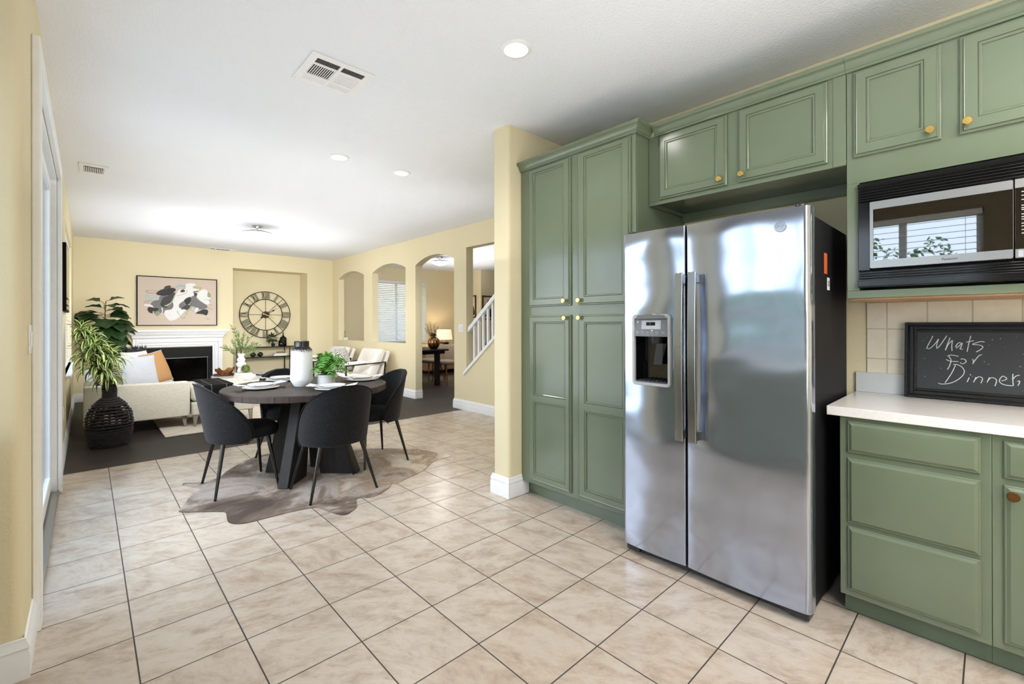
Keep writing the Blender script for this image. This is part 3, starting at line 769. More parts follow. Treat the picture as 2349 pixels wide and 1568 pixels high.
mb.box(2.3585,-.487,1.517,2.3602,-.474,1.543); mb.box(2.3585,-.503,1.517,2.3602,-.490,1.543)
mb.build('keypad_marks', M['silverpl'], cp, smooth=0)

# ================================================================== CHALKBOARD
t = thing('chalkboard', 'black framed chalkboard with a chalk message leaning on the tiles above the worktop', 'chalkboard', (2.80,-.35,.914))
tl_ = math.atan2(.035,.365); ux = lambda z, d=0: 2.799+(z-.914)*.0959-d
def bq(mb, y0,y1,z0,z1,d0,d1,m=0):
    q = lambda z,d: (ux(z,d), z)
    mb.loft([[(*[ux(z0,d0),y,z0],),(*[ux(z1,d0),y,z1],),(*[ux(z1,d1),y,z1],),(*[ux(z0,d1),y,z0],)] for y in (y0,y1)], m)
YR = -.572
mb = MB(); bq(mb,YR+.03,-.14,.95,1.25,-.006,.004); brd = mb.build('slate', plain('slate_black',(32,34,38),.55,var=.15,vs=9), t, smooth=0)
mb = MB()
for w0,w1,dd in ((0,.014,.012),(.014,.019,.017),(.019,.034,.020),(.034,.046,.009)):
    a0,a1,b0,b1 = YR+w0, -.110-w0, .916+w0, 1.279-w0
    c0,c1,e0,e1 = YR+w1, -.110-w1, .916+w1, 1.279-w1
    bq(mb,a0,c0,b0,b1,-.008,dd); bq(mb,c1,a1,b0,b1,-.008,dd); bq(mb,c0,c1,b0,e0,-.008,dd); bq(mb,c0,c1,e1,b1,-.008,dd)
mb.build('frame', wood('black_rubbed_frame',(14,13,13),(40,38,36),(30,1,30),.35), t, bevel=.002)
STROKES = [[(-0.2124,1.2142),(-0.2055,1.1949),(-0.1948,1.1681),(-0.1916,1.1562),(-0.197,1.1514),(-0.2068,1.1583),(-0.2207,1.1777),(-0.2323,1.1999)],[(-0.2323,1.1999),(-0.2271,1.1779),(-0.2254,1.1633),(-0.2272,1.1546),(-0.2377,1.1695),(-0.2524,1.1989),(-0.2607,1.2158)],[(-0.2716,1.2065),(-0.2629,1.1761),(-0.2557,1.147)],[(-0.2567,1.1485),(-0.265,1.1733),(-0.2774,1.1923),(-0.2794,1.1909),(-0.2774,1.1679),(-0.2785,1.1451)],[(-0.309,1.1832),(-0.2999,1.1829),(-0.2908,1.167),(-0.2938,1.1614),(-0.3019,1.1688),(-0.312,1.1832),(-0.308,1.1633),(-0.3044,1.1561),(-0.3141,1.1536)],[(-0.3399,1.2163),(-0.335,1.1895),(-0.328,1.1429)],[(-0.325,1.187),(-0.3498,1.1941)],[(-0.3837,1.1886),(-0.3712,1.1905),(-0.3448,1.178),(-0.3673,1.1751),(-0.3785,1.1672),(-0.3711,1.1544),(-0.3566,1.1433)],[(-0.263,1.1192),(-0.2754,1.1255),(-0.3,1.1205)],[(-0.2672,1.1188),(-0.2751,1.1021),(-0.2704,1.0761),(-0.2628,1.057)],[(-0.2579,1.104),(-0.2734,1.0963),(-0.299,1.0963)],[(-0.307,1.1081),(-0.3171,1.1092),(-0.3251,1.1007),(-0.3201,1.0906),(-0.3111,1.0872),(-0.305,1.0925)],[(-0.3458,1.1102),(-0.3487,1.1006),(-0.3468,1.088)],[(-0.3474,1.0922),(-0.3556,1.1093),(-0.3672,1.128),(-0.3759,1.132)],[(-0.2899,1.0788),(-0.2776,1.0425),(-0.2612,1.007),(-0.255,0.995)],[(-0.2827,1.0812),(-0.2939,1.0827),(-0.3101,1.073),(-0.3191,1.054),(-0.3141,1.034),(-0.2981,1.013),(-0.2777,0.9971),(-0.255,0.9893),(-0.2404,0.9879),(-0.232,0.9914)],[(-0.335,1.026),(-0.3281,1.0045)],[(-0.3379,1.0415),(-0.3399,1.0361)],[(-0.3565,1.0291),(-0.3487,1.005)],[(-0.3506,1.0121),(-0.3594,1.0266),(-0.3671,1.0322),(-0.3758,1.028),(-0.3767,1.0198),(-0.3719,1.003)],[(-0.3986,1.0313),(-0.391,1.0088)],[(-0.3929,1.0158),(-0.4014,1.0288),(-0.4108,1.0309),(-0.4191,1.0235),(-0.42,1.0155),(-0.4153,0.9949)],[(-0.4348,1.0195),(-0.4458,1.0245),(-0.4509,1.0316),(-0.4394,1.0408),(-0.4302,1.0272),(-0.4293,1.0164),(-0.4366,1.0063),(-0.4547,1.0013),(-0.4709,1.0016)],[(-0.4693,1.0531),(-0.4683,1.0305),(-0.47,1.0041)],[(-0.4692,1.0305),(-0.4782,1.0445),(-0.4889,1.0485)],[(-0.4817,1.0211),(-0.4879,1.0242),(-0.4878,1.0164),(-0.4833,1.0028)]]
mb = MB()
for s in STROKES:
    p = [(ux(z,.0052),y,z) for y,z in (catmull(s,4,False) if len(s) > 2 else s)]
    for a, b in zip(p, p[1:]):
        dy, dz = b[1]-a[1], b[2]-a[2]; L = math.hypot(dy,dz) or 1; w = .0016
        ny, nz = -dz/L*w, dy/L*w
        mb.add([(a[0],a[1]+ny,a[2]+nz),(b[0],b[1]+ny,b[2]+nz),(b[0],b[1]-ny,b[2]-nz),(a[0],a[1]-ny,a[2]-nz)], [(0,1,2,3)])
rn = random.Random(5)
for _ in range(26):
    y, z, w = rn.uniform(-.50,-.17), rn.uniform(.97,1.22), rn.uniform(.0006,.0016); mb.add([(ux(z+dz,.0052),y+dy,z+dz) for dy,dz in ((-w,-w),(w,-w*.6),(w,w),(-w,w*.6))], [(0,1,2,3)])
mb.build('chalk_message', plain('chalk', (196,200,204), .95, var=.3, vs=300), brd, smooth=0)

# ================================================================== SINK SIDE (behind the camera, seen in reflections)
t = thing('base_cabinet', 'long sage green sink cabinet below the kitchen window', 'cabinet', (-.7,-.6,0))
mb = MB(); mb.box(KX+.002,-3.0,.10, -.42,1.90,.872); mb.build('carcass', G, t); mb = MB(); mb.box(KX+.002,-3.0,0, -.50,1.90,.10); mb.build('toe_kick', M['green_dark'], t)
for k in range(8):
    y = -2.95+k*.6; mb = MB(); mb.box(-.42,y,.14, -.401,y+.56,.85); mb.build('door', G, t, bevel=.004)
t = thing('worktop', 'white quartz worktop along the kitchen sink window', 'worktop', (-.7,-.6,.872))
mb = MB(); mb.box(KX+.002,-3.0,.874, -.39,1.92,.914); mb.build('slab', M['white'], t, bevel=.003)
mb = MB(); mb.box(KX+.002,-3.0,.914, KX+.022,1.92,1.03); mb.build('upstand', M['white'], t, bevel=.002)
# ================================================================== COWHIDE RUG
RUG = [(0.317,3.39),(0.356,3.497),(0.404,3.632),(0.46,3.749),(0.514,3.8),(0.471,3.88),(0.416,4.011),(0.434,4.048),(0.488,4.004),(0.557,3.938),(0.619,3.985),(0.683,4.034),(0.77,4.187),(1.014,4.437),(1.25,4.454),(1.654,4.164),(1.954,3.976),(2.167,3.772),(2.334,3.545),(2.373,3.392),(2.411,3.311),(2.42,3.181),(2.312,3.166),(2.208,3.153),(2.084,3.058),(1.981,2.982),(1.804,2.92),(1.664,2.862),(1.638,2.887),(1.57,2.812),(1.447,2.743),(1.381,2.735),(1.303,2.782),(1.273,2.737),(1.228,2.634),(1.142,2.567),(1.095,2.583),(1.058,2.69),(1.029,2.802),(0.981,2.839),(0.877,2.862),(0.718,2.871),(0.613,2.876),(0.554,2.911),(0.526,2.972),(0.535,3.073),(0.545,3.164),(0.508,3.213),(0.423,3.288)]
tn = NT('brown_and_white_cowhide'); co = tn.coord()
tc = tn.n.new('ShaderNodeTexCoord'); sx = tn.n.new('ShaderNodeSeparateXYZ'); tn.link(tc.outputs['Object'], sx.inputs[0])
n1 = tn.noise(co, 2.3, 4, .6, .6); n2 = tn.noise(tn.coord(scale=(1,2.2,1), rot=(0,0,.6)), 55, 3, .7)
# darker along the near left, pale tan towards the far right
g = tn.math('ADD', tn.math('MULTIPLY_ADD', sx.outputs[0], .20, .42), tn.math('MULTIPLY', tn.math('SUBTRACT', n1.outputs[0], .5), 1.5))
base = tn.ramp(g, [(.10,srgb(84,70,62)),(.30,srgb(128,112,100)),(.42,srgb(176,164,154)),(.55,srgb(160,138,116)),(.68,srgb(204,190,172)),(.9,srgb(226,218,206))])
col = tn.mix(.5, base, tn.ramp(n2.outputs[0], [(.3,(.55,.52,.5,1)),(.7,(1.05,1.05,1.05,1))]), 'MULTIPLY')
tn.set(col, .8, spec=.2); tn.bump(n2.outputs[0], .5, .004); M['hide'] = tn.mat
out = catmull(RUG, 3); mb = MB(); mb.prism(out, 'z', .0005, .006)
rug = mb.build('cowhide_rug', M['hide'], bevel=0, smooth=30)
rebase(rug, (1.3,3.4,0)); tag(rug, 'brown and white cowhide rug under the round dining table', 'rug')
GZ = .0065

# ================================================================== ROUND TABLE
TC = (1.255,3.645); TR = .65; TZ = .755
t = thing('dining_table', 'round dark wood dining table on slanted slab legs standing on the cowhide', 'table', (TC[0],TC[1],GZ))
mb = MB(); mb.lathe([(.0001,.703),(TR-.012,.703),(TR,.709),(TR,.748),(TR-.006,TZ),(.0001,TZ)], (TC[0],TC[1],0), 96); mb.build('table_top', M['tabletop'], t, smooth=40)
for a,ro in ((225,.42),(315,.44),(135,.36),(45,.36)):
    mb = MB(); c, s = math.cos(R(a)), math.sin(R(a)); w = .043
    P = lambda r, k, z: (TC[0]+c*r-s*k, TC[1]+s*r+c*k, z)
    prof = [(.12,GZ),(ro,GZ),(.19,.703),(.005,.703)]
    mb.loft([[P(r,k,z) for r,z in prof] for k in (-w,w)]); mb.build('leg', M['darkoak'], t, bevel=.006)

# ================================================================== DINING CHAIRS
def make_chair():
    t = thing('dining_chair', 'x', 'chair')
    # seat cushion, superellipse plan, soft edges
    mb = MB(); loops = []
    for r, z in ((.02,.392),(.80,.392),(.95,.402),(1.0,.428),(1.0,.445),(.96,.468),(.86,.480),(.5,.486),(.02,.486)):
        l = []
        for i in range(40):
            a = 2*PI*i/40; ca, sa = math.cos(a), math.sin(a); e = 2/2.6
            l.append((.228*r*abs(ca)**e*(1 if ca>0 else -1), .040+.225*r*abs(sa)**e*(1 if sa>0 else -1), z))
        loops.append(l)
    mb.loft(loops); mb.build('seat', M['velvet'], t, smooth=180)
    # wrap-around back shell: half-oval piece of a cone around the seat
    z0, HH = .372, .452
    def outer(k, th):
        rows = []
        for j in range(19):
            q = j/18; zz = z0+HH*math.sin(q*PI/2)
            u = (zz-z0)/HH
            ph = R(102)*max(.012,(1-u**1.75))**.5*min(1,.82+.18*min(1,u/.16)**.6)
            row = []
            for i in range(29):
                v = -1+2*i/28
                a = v*ph
                rr = (.240+.020*u)*k
                yy = -math.cos(a)*rr-.062*u-.005; xx = math.sin(a)*rr*1.06
                row.append((xx, yy+.02, zz+(0 if k == 1 else 0)))
            rows.append(row)
        return rows
    A, B = outer(1.0,0), outer(.865,0)
    nv, nu = len(A), len(A[0]); mb = MB()
    V = [p for r in A for p in r] + [p for r in B for p in r]; off = nv*nu; F = []
    for j in range(nv-1):
        for i in range(nu-1):
            F.append((j*nu+i,j*nu+i+1,(j+1)*nu+i+1,(j+1)*nu+i)); F.append((off+j*nu+i,off+(j+1)*nu+i,off+(j+1)*nu+i+1,off+j*nu+i+1))
    for i in range(nu-1):
        F.append((i,off+i,off+i+1,i+1)); k = (nv-1)*nu; F.append((k+i,k+i+1,off+k+i+1,off+k+i))
    for j in range(nv-1):
        F.append((j*nu,(j+1)*nu,off+(j+1)*nu,off+j*nu)); k = nu-1; F.append((j*nu+k,off+j*nu+k,off+(j+1)*nu+k,(j+1)*nu+k))
    mb.add(V,F); bk = mb.build('backrest', M['boucle'], t, smooth=60, subsurf=1)
    # piping along the rim
    rim = [A[j][0] for j in range(nv)] + [A[-1][i] for i in range(nu)] + [A[j][-1] for j in range(nv-1,-1,-1)]
    mb = MB(); mb.tube(rim, .004, 6); mb.build('piping', M['velvet'], bk)
    for sx_, sy_ in ((-1,-1),(1,-1),(-1,1),(1,1)):
        mb = MB(); mb.tube([(sx_*.150,.01+sy_*.150,.398),(sx_*.250,.0+sy_*.212,.004)], [.0165,.009], 14)
        mb.lathe([(.0001,0),(.010,0),(.010,.006),(.0001,.006)], (sx_*.2505,.0+sy_*.2125,0), 14)
        mb.build('leg', M['blackmet'], t)
    return t
ch = make_chair()
spots = [((1.255,3.092),0,'black boucle dining chair with its back to the kitchen, nearest of the round table set'),
         ((.745,3.680),-90,'black boucle dining chair at the left of the round table by the sofa'),
         ((1.840,3.600),90,'black boucle dining chair at the right of the round table facing left'),
         ((1.285,4.200),180,'black boucle dining chair behind the white vase on the far side of the table')]
for i, ((x,y),rz,lab) in enumerate(spots):
    o = ch if i == 0 else dup(ch, (x,y,GZ), R(rz), lab)
    o.location = (x,y,GZ); o.rotation_euler = (0,0,R(rz)); o['label'] = lab; o['group'] = 'dining chairs round the dark wood table'

# ================================================================== PLACE SETTINGS
def plate_mb(r, z, h, c):
    mb = MB(); mb.lathe([(.0001,z),(r*.58,z),(r*.64,z+.002),(r,z+h),(r+.001,z+h+.0015),(r-.002,z+h+.003),(r*.66,z+.0065),(r*.58,z+.005),(.0001,z+.005)], (c[0],c[1],0), 40); return mb
def napkin(c, ang, z, name_label):
    """napkin gathered under the small plate, both ends fanning out"""
    L, rn = .185, random.Random(int(c[0]*100)); ca, sa = math.cos(ang), math.sin(ang)
    def fn(u, v):
        s = -1+2*u; w = .020+.052*abs(s)**1.6; k = -1+2*v
        lift = .004+.014*min(1,max(0,(abs(s)-.42)/.14))+.010*max(0,abs(s)-.6)/.4+.003*(1+math.sin(k*7+s*3))*abs(s)
        return (c[0]+ca*s*L-sa*k*w, c[1]+sa*s*L+ca*k*w, z+.006+lift)
    mb = MB(); mb.grid(fn, 25, 11)
    o = mb.build('napkin', M['napkin'], smooth=60, solid=.004, soff=1)
    rebase(o, (c[0],c[1],z)); tag(o, name_label, 'napkin', 'napkins between the plates on the round table'); return o
tn = NT('white_napkin_grey_print'); w = tn.n.new('ShaderNodeTexWave'); w.inputs['Scale'].default_value = 26; w.inputs['Distortion'].default_value = 6; w.inputs['Detail'].default_value = 3; tn.link(tn.coord(rot=(0,0,.6)), w.inputs['Vector'])
tn.set(tn.ramp(w.outputs['Fac'], [(.12,srgb(176,178,180)),(.30,srgb(236,236,234))]), .9); M['napkin'] = tn.mat
sets = [((.895,3.680),.10,'left end of the round table'),((1.300,3.225),2.6,'near side of the round table'),((1.730,3.625),-.35,'right end of the round table'),((1.180,4.115),.35,'far side of the round table behind the vase')]
for c, ang, where in sets:
    o = plate_mb(.135, TZ, .014, c).build('dinner_plate', M['porcelain'], smooth=50); rebase(o,(c[0],c[1],TZ)); tag(o,'large white plate under the napkin, '+where,'plate','dinner plates on the round table')
    napkin(c, ang, TZ+.006, 'white printed napkin under the small plate, '+where)
    o = plate_mb(.098, TZ+.0275, .010, c).build('salad_plate', M['porcelain'], smooth=50); rebase(o,(c[0],c[1],TZ+.0275)); tag(o,'small white plate on the napkin, '+where,'plate','small plates on the round table')
# fork beside the near plate
mb = MB(); fx = [(1.205+.02*i*.9, 3.262-.018*i, TZ+.034+.001*math.sin(i)) for i in range(6)]
mb.bar(fx, .006, .002); 
for k in (-1,0,1): mb.bar([(1.205,3.262,TZ+.034),(1.19+k*.004,3.275+k*.006,TZ+.036),(1.165+k*.004,3.298+k*.006,TZ+.035)], .0025, .0015)
o = mb.build('fork', M['chrome']); rebase(o,(1.2,3.26,TZ+.03)); tag(o,'steel fork lying on the near place setting','fork')

# ================================================================== VASE AND FERN
VC = (1.192,3.618)
tn = NT('white_vase_black_drip_glaze'); tc = tn.n.new('ShaderNodeTexCoord'); sx = tn.n.new('ShaderNodeSeparateXYZ'); tn.link(tc.outputs['Object'], sx.inputs[0])
n = tn.noise(tn.coord(), 210, 4, .8); h = tn.math('ADD', sx.outputs[2], tn.math('MULTIPLY', tn.math('SUBTRACT', n.outputs[0], .5), .17))
k = tn.n.new('ShaderNodeMapRange'); k.inputs[1].default_value = .292; k.inputs[2].default_value = .302; tn.link(h, k.inputs[0])
n3 = tn.noise(tn.coord(scale=(1,1,2.5)), 60, 3)
tn.set(tn.mix(k.outputs[0], tn.ramp(n3.outputs[0], [(.3,srgb(226,230,232)),(.7,srgb(240,242,243))]), srgb(16,13,12)), tn.math('MULTIPLY_ADD', k.outputs[0], -.33, .55), coat=0); tn.bump(n3.outputs[0], .12, .003)
mb = MB(); mb.lathe([(.0001,0),(.058,0),(.062,.004),(.088,.050),(.090,.060),(.0885,.09),(.0835,.30),(.0815,.312),(.062,.332),(.0595,.338),(.0595,.378),(.056,.381),(.053,.378),(.053,.30),(.0001,.29)], (0,0,0), 48)
o = mb.build('vase', tn.mat, smooth=35); o.location = (VC[0],VC[1],TZ); tag(o, 'tall white ceramic vase with a black glazed neck on the round table', 'vase')

FC = (1.380,3.568)
t = thing('potted_fern', 'bright green fern in a round white pot on the round table', 'plant', (FC[0],FC[1],TZ))
mb = MB(); mb.lathe([(.0001,TZ),(.070,TZ),(.0735,TZ+.004),(.0735,TZ+.070),(.0755,TZ+.071),(.0755,TZ+.086),(.071,TZ+.088),(.068,TZ+.086),(.066,TZ+.05),(.0001,TZ+.05)], (FC[0],FC[1],0), 40); pt_ = mb.build('pot', M['potwhite'], t, smooth=35)
mb = MB(); mb.lathe([(.0001,TZ+.078),(.067,TZ+.076),(.067,TZ+.06),(.0001,TZ+.06)], (FC[0],FC[1],0), 24); mb.build('soil', plain('soil',(46,36,28),.95,var=.3), pt_)
def fern(mb, c, z0, n, rmin, rmax, up, rn, leaf=.021, m=0):
    for i in range(n):
        a = 2*PI*i/n+rn.uniform(-.25,.25); L = rn.uniform(rmin,rmax); ht = rn.uniform(*up); pts = []
        for k in range(13):
            u = k/12
            if math.hypot(c[0]+math.cos(a)*L-VC[0],c[1]+math.sin(a)*L-VC[1]) < .11: L *= .9
            pts.append(Vector((c[0]+math.cos(a)*L*u**1.1, c[1]+math.sin(a)*L*u**1.1, z0+ht*math.sin(u*PI*.62)*1.05-.045*u**3)))
        mb.tube(pts, [.0016]*12+[.0006], 4, m)
        for k in range(2,13):
            p = pts[k]; d = (pts[min(k+1,12)]-pts[k-1]).normalized(); sd = d.cross(Vector((0,0,1))).normalized(); up_ = sd.cross(d)
            if math.hypot(p.x-VC[0],p.y-VC[1]) < .15 and p.z < TZ+.38: continue
            s = leaf*math.sin(PI*min(.97,(k-.6)/12.6))**.7*1.6
            for sg in (-1,1):
                q = (sd*sg+d*.55+up_*rn.uniform(-.35,.25)).normalized(); w = d*.0068
                b = p+q*s*.5+Vector((0,0,.002)); e = p+q*s-Vector((0,0,.005))
                mb.add([p-w*.5,p+w*.5,b+w,e,b-w],[(0,1,2,3,4)], m)
mb = MB(); rn = random.Random(11); fz = TZ+.078
fern(mb,FC,fz,20,.15,.235,(.06,.15),rn,.040); fern(mb,FC,fz,18,.09,.17,(.11,.19),rn,.038); fern(mb,FC,fz,12,.03,.09,(.15,.20),rn,.034); fern(mb,FC,fz,5,.14,.20,(.035,.06),rn,.038)
mb.build('fronds', M['leaf'], t, smooth=0)
# ================================================================== FIREPLACE
t = thing('fireplace', 'white fireplace with a stepped mantel and black glass firebox on the back wall', 'fireplace', (1.115,YB,0))
mb = MB()
def step(e, z0, z1, d): mb.box(.44-e,YB-d,z0, 1.79+e,YB-.001,z1)
step(.085,1.155,1.190,.215); step(.070,1.135,1.155,.195); step(.050,1.105,1.135,.165); step(.030,1.085,1.105,.14); step(.018,1.045,1.085,.12); step(.004,1.030,1.045,.10)
mb.build('mantel_shelf', M['trim'], t, bevel=.006)
mb = MB()
for d, o_, i_ in ((.070,0,.045),(.085,.045,.075),(.058,.075,.125),(.040,.125,.160)):
    x0,x1,zt = .44+o_,1.79-o_,1.030-o_*.98; X0,X1,Zt = .44+i_,1.79-i_,1.030-i_*.98
    mb.box(x0,YB-d,0, X0,YB-.001,zt); mb.box(X1,YB-d,0, x1,YB-.001,zt); mb.box(X0,YB-d,Zt, X1,YB-.001,zt)
mb.build('surround', M['trim'], t, bevel=.004)
mb = MB(); mb.box(FX0+.001,YB-.012,.66, FX1-.001,YB+.02,FZ-.001); mb.box(FX0+.001,YB-.012,0, FX0+.07,YB+.02,.66); mb.box(FX1-.07,YB-.012,0, FX1-.001,YB+.02,.66); mb.box(FX0+.07,YB-.012,0, FX1-.07,YB+.02,.07)
fb = mb.build('firebox_face', plain('firebox_black',(10,10,11),.5,spec=.15), t, bevel=.003)
mb = MB(); mb.box(FX0+.065,YB-.018,.655, FX1-.065,YB-.008,.667); mb.box(FX1-.085,YB-.018,.07, FX1-.078,YB-.008,.655); mb.build('door_trim', M['greyplastic'], fb)
mb = MB(); mb.box(FX0+.07,YB+.004,.07, FX1-.07,YB+.008,.655); mb.build('glass_door', glassy('firebox_glass',(120,120,120),rough=.12,amt=.35), fb, smooth=0)
mb = MB(); mb.box(FX0+.004,YB+.02,.001, FX1-.004,10.40,.06); mb.box(FX0+.004,10.38,.001, FX1-.004,10.41,FZ-.004); mb.box(FX0+.004,YB+.02,.06, FX0+.02,10.38,FZ-.004); mb.box(FX1-.02,YB+.02,.06, FX1-.004,10.38,FZ-.004); mb.box(FX0+.02,YB+.02,.80, FX1-.02,10.38,FZ-.004)
mb.build('firebox', plain('soot_black',(18,17,17),.9), t, smooth=0)
rn = random.Random(2); lm = wood('fire_log',(90,62,48),(150,110,84),(1,9,9),.9)
for i in range(5):
    mb = MB(); x0 = .80+.12*i; a = rn.uniform(-.35,.35); z = .12+.06*(i % 2)+.02*i*.5
    mb.tube([(x0-.16,10.14+a*.2,z),(x0,10.14+rn.uniform(-.02,.02),z+.012),(x0+.17,10.14-a*.2,z+.01)], [.038,.044,.036], 10); mb.build('log', lm, t)

# ================================================================== ABSTRACT CANVAS
ART = [('w',[(1.2,2.039),(1.32,2.061),(1.369,2.019),(1.326,2.009),(1.32,1.972),(1.406,1.947),(1.4,1.925),(1.32,1.906),(1.332,1.862),(1.32,1.825),(1.218,1.784),(1.17,1.717),(1.108,1.664),(1.111,1.592),(1.193,1.565),(1.217,1.543),(1.182,1.521),(1.116,1.433),(1.046,1.375),(0.971,1.356),(0.92,1.41),(0.889,1.473),(0.897,1.537),(0.966,1.557),(1.018,1.633),(1.012,1.705),(1.064,1.858),(1.117,1.933),(1.2,1.951)]),('w',[(1.493,1.959),(1.543,1.932),(1.555,1.872),(1.546,1.812),(1.59,1.799),(1.59,1.765),(1.561,1.76),(1.58,1.723),(1.574,1.67),(1.536,1.658),(1.467,1.712),(1.393,1.784),(1.375,1.827),(1.406,1.895),(1.443,1.934)]),('l',[(1.056,1.973),(1.082,2.032),(1.141,2.053),(1.194,2.049),(1.206,1.988),(1.2,1.944),(1.129,1.94)]),('l',[(0.605,1.803),(0.632,1.821),(0.719,1.818),(0.774,1.803),(0.813,1.762),(0.73,1.713),(0.632,1.713)]),('w',[(0.596,1.622),(0.621,1.65),(0.686,1.638),(0.738,1.619),(0.719,1.604),(0.659,1.617)]),('m',[(0.691,1.652),(0.735,1.71),(0.808,1.733),(0.813,1.783),(0.853,1.809),(0.926,1.816),(0.909,1.78),(1.0,1.704),(1.021,1.633),(0.994,1.568),(0.943,1.553),(0.897,1.545),(0.886,1.502),(0.841,1.49),(0.807,1.515),(0.741,1.485),(0.735,1.598)]),('d',[(0.841,1.699),(0.869,1.771),(0.943,1.817),(1.018,1.87),(1.053,1.864),(1.041,1.806),(1.0,1.726),(0.966,1.667),(0.909,1.63),(0.88,1.608),(0.838,1.643)]),('k',[(0.769,1.845),(0.83,1.911),(0.943,1.952),(1.024,1.957),(1.056,1.929),(1.035,1.889),(0.955,1.824),(0.869,1.807),(0.797,1.818)]),('d',[(0.881,1.935),(0.892,1.971),(0.944,1.999),(0.978,1.994),(0.984,1.972),(0.943,1.942),(0.898,1.925)]),('k',[(0.833,1.699),(0.838,1.657),(0.88,1.629),(0.932,1.609),(0.909,1.591),(0.864,1.608),(0.833,1.642)]),('g',[(0.886,1.626),(0.943,1.66),(0.989,1.704),(1.018,1.777),(1.047,1.857),(1.059,1.85),(1.029,1.763),(1.0,1.69),(0.954,1.639),(0.909,1.616)]),('k',[(0.648,1.568),(0.67,1.599),(0.741,1.584),(0.791,1.581),(0.802,1.557),(0.763,1.528),(0.719,1.52),(0.719,1.485),(0.675,1.498),(0.653,1.533)]),('o',[(0.752,1.486),(0.785,1.521),(0.824,1.508),(0.83,1.48),(0.79,1.44),(0.763,1.451)]),('w',[(0.841,1.586),(0.858,1.586),(0.869,1.53),(0.852,1.48),(0.846,1.487),(0.855,1.537)]),('k',[(1.12,1.893),(1.147,1.93),(1.176,1.934),(1.195,1.907),(1.17,1.888),(1.141,1.884)]),('g',[(1.32,1.987),(1.345,2.014),(1.418,2.011),(1.455,1.979),(1.437,1.956),(1.357,1.971)]),('o',[(1.555,1.902),(1.587,1.881),(1.6,1.837),(1.587,1.806),(1.546,1.819)]),('d',[(1.32,1.902),(1.394,1.924),(1.4,1.914),(1.332,1.89)]),('d',[(1.332,1.873),(1.357,1.882),(1.384,1.865),(1.375,1.827),(1.357,1.797),(1.338,1.826)]),('m',[(1.287,1.794),(1.332,1.822),(1.369,1.79),(1.43,1.726),(1.536,1.654),(1.536,1.602),(1.442,1.57),(1.381,1.591),(1.332,1.619),(1.259,1.639),(1.284,1.713)]),('k',[(1.176,1.725),(1.218,1.777),(1.278,1.798),(1.287,1.736),(1.259,1.676),(1.217,1.646),(1.2,1.682)]),('m',[(1.108,1.657),(1.17,1.717),(1.2,1.682),(1.2,1.645),(1.14,1.589),(1.111,1.599)]),('d',[(1.131,1.567),(1.2,1.645),(1.271,1.64),(1.259,1.588),(1.217,1.554),(1.188,1.572)]),('g',[(1.199,1.492),(1.211,1.529),(1.253,1.581),(1.29,1.626),(1.271,1.559),(1.229,1.5),(1.223,1.452)]),('l',[(1.283,1.567),(1.296,1.618),(1.332,1.619),(1.35,1.575),(1.314,1.534)]),('w',[(1.344,1.516),(1.356,1.59),(1.387,1.602),(1.405,1.584),(1.375,1.532)]),('k',[(1.362,1.494),(1.418,1.54),(1.492,1.575),(1.555,1.55),(1.542,1.475),(1.517,1.459),(1.467,1.481)])]
ARTL = [[(0.624,1.887),(0.659,1.895),(0.741,1.896),(0.808,1.882)],[(0.624,1.887),(0.648,1.857),(0.697,1.848),(0.774,1.859)],[(0.599,1.671),(0.675,1.669)],[(0.599,1.691),(0.642,1.707),(0.719,1.713)],[(1.492,1.761),(1.543,1.767),(1.606,1.731)],[(1.542,1.669),(1.599,1.663),(1.631,1.638)],[(1.549,1.602),(1.631,1.578)],[(1.122,1.429),(1.146,1.404),(1.178,1.399),(1.19,1.434)],[(1.047,1.965),(1.106,1.997),(1.2,1.999)],[(1.07,1.815),(1.152,1.84),(1.212,1.879),(1.224,1.931)],[(1.076,1.548),(1.093,1.483),(1.128,1.455)],[(1.536,1.411),(1.542,1.388),(1.567,1.385),(1.583,1.404)]]
t = thing('framed_painting', 'abstract painting of black, grey and white shapes in a thin black frame above the mantel', 'painting', (1.10,YB,1.71))
cols = {'w':plain('art_white',(228,228,226),.7,var=.03),'l':plain('art_pale_grey',(182,186,180),.7,var=.05),'m':plain('art_grey',(112,110,113),.7,var=.1,vs=60),'d':plain('art_charcoal',(58,58,57),.7,var=.1),'k':plain('art_black',(20,18,18),.6),'g':plain('art_sage',(172,180,132),.7),'o':plain('art_olive',(146,152,116),.7)}
order = ['w','l','m','d','k','g','o']
mats = [linen('art_ground_canvas',(196,180,165),(212,196,180),(150,150,150),.1)] + [cols[k] for k in order] + [plain('art_pencil',(112,98,92),.8)]
mb = MB(); mb.box(.512,YB-.040,1.274, 1.690,YB-.004,2.140, 0); yy = YB-.0405
def cut(x,z): return (x, z-1.706*0)
for i,(c,p) in enumerate(ART):
    q = catmull(p, 3); mb.add([(x,yy-.0004*i,z) for x,z in q], [tuple(range(len(q)))], 1+order.index(c))
for s in ARTL:
    q = catmull(s, 5, False)
    for a,b in zip(q,q[1:]):
        dx,dz = b[0]-a[0],b[1]-a[1]; L = math.hypot(dx,dz) or 1; nx,nz = -dz/L*.0022,dx/L*.0022
        mb.add([(a[0]+nx,yy-.014,a[1]+nz),(b[0]+nx,yy-.014,b[1]+nz),(b[0]-nx,yy-.014,b[1]-nz),(a[0]-nx,yy-.014,a[1]-nz)], [(0,1,2,3)], 8)
mb.build('canvas', mats, t, smooth=0)
mb = MB(); a = .017; z0,z1,x0,x1 = 1.262,2.154,.496,1.705
